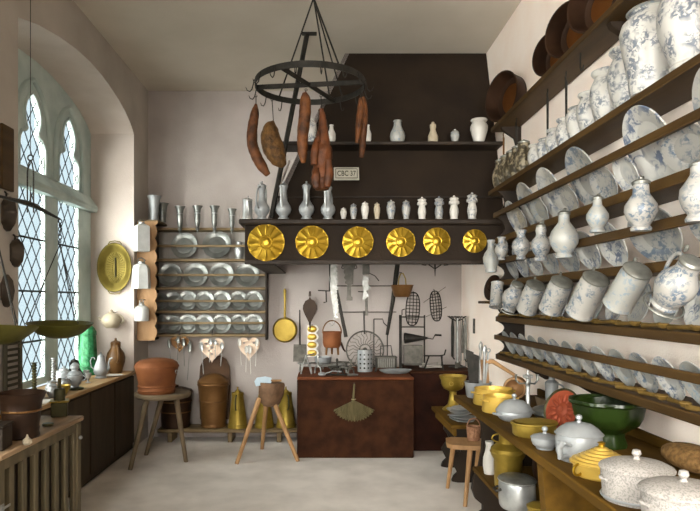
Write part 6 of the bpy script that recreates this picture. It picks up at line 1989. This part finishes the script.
for i in range(6):
    r = (.105, .10, .10, .095, .09, .085)[i]
    o = mobj('pewter_plate', PLT)
    k = r / .1
    o.scale = (k, k, k)
    o.location = (1.175 + rng.uniform(-.035, .03), 5.18 + rng.uniform(-.05, .05), BZ2 + .008 + .020 * i)
    o.rotation_euler = (R(rng.uniform(-9, 9)), R(rng.uniform(-10, 6)), R(rng.uniform(0, 90)))
    tag(o, '%s pewter plate from the bottom of the untidy stack on the scalloped bench' % ORD[i], 'plate', 'stacked pewter plates on the bench')

CH0 = Vector((1.09, 4.70, 0))
CZ = .435
t = thing('peasant_stool', 'pale wooden plank stool with splayed legs between bench and table', 'stool', CH0, (0, 0, R(-12)))
MB().prism([(-.14, -.08), (-.10, -.14), (.10, -.14), (.14, -.08), (.15, .10), (.11, .14), (-.11, .14), (-.15, .10)], CZ - .032, CZ).build('seat', 'wood_chair', t)
ri = Matrix.Rotation(R(12), 3, 'Z')
for (lx, ly), (px, Y) in (((-.09, .05), (447.5, 4.97)), ((.03, -.09), (465, 4.52)), ((.10, .06), (474.5, 4.93)),):
    f = ri @ (Vector((QX(px, Y), Y, 0)) - CH0)
    MB().tube([(lx, ly, CZ - .03), (f.x, f.y, 0.0)], [.020, .015], 10).build('leg', 'wood_chair', t)
t = thing('wicker_basket', 'small reddish wicker basket standing on the plank stool', 'basket', CH0 + Vector((.07, .045, CZ + .001)))
MB().lathe([(0, 0), (.044, 0), (.047, .01), (.054, .09), (.052, .10), (.058, .105), (.052, .108), (.046, .09), (.04, .01), (0, .008)], 26).build('basket', 'wicker', t)
MB().tube([(-.05, 0, .10)] + [(.05 * math.cos(PI - PI * i / 10), 0, .10 + .065 * math.sin(PI * i / 10)) for i in range(11)], .005, 6).build('handle', 'wicker', t)
# ------------------------------------------------------------------ camera, daylight
cam = bpy.data.cameras.new('camera'); co = bpy.data.objects.new('camera', cam); COL.objects.link(co)
cam.sensor_width = 36.0; cam.lens = 36.0 * F / 700.0
co.location = (0, 0, CH); co.rotation_euler = (R(90), 0, 0)
cam.shift_x = (350 - CX) / 700.0
cam.shift_y = (HY - 255.5) / 700.0
cam.clip_start = 0.05
SC.camera = co

w = bpy.data.worlds.new('world'); SC.world = w
w.use_nodes = True
bg = w.node_tree.nodes['Background']
bg.inputs['Color'].default_value = (0.76, 0.90, 0.98, 1)
bg.inputs['Strength'].default_value = 0.50


def sun(name, d, strength, angle, color):
    l = bpy.data.lights.new(name, 'SUN'); l.energy = strength; l.angle = R(angle); l.color = color
    o = bpy.data.objects.new(name, l); COL.objects.link(o)
    o.rotation_euler = Vector(d).to_track_quat('-Z', 'Y').to_euler()
    o.location = (-6, 2, 6)
    return o


sun('sky_daylight', (0.95, 1.15, -0.30), 16, 95, (1.0, 0.965, 0.92))
sun('rear_fill_sun', (0.40, 1.0, -0.22), 3.4, 60, (1.0, 0.95, 0.88))  # added fill lamp from behind, shining in through the rear openings
SC.view_settings.view_transform = 'Standard'
SC.view_settings.look = 'None'
SC.view_settings.gamma = 1.0
SC.view_settings.use_curve_mapping = False
SC.view_settings.exposure = 1.15
SC.cycles.use_denoising = True
SC.cycles.max_bounces = 8
SC.cycles.diffuse_bounces = 5
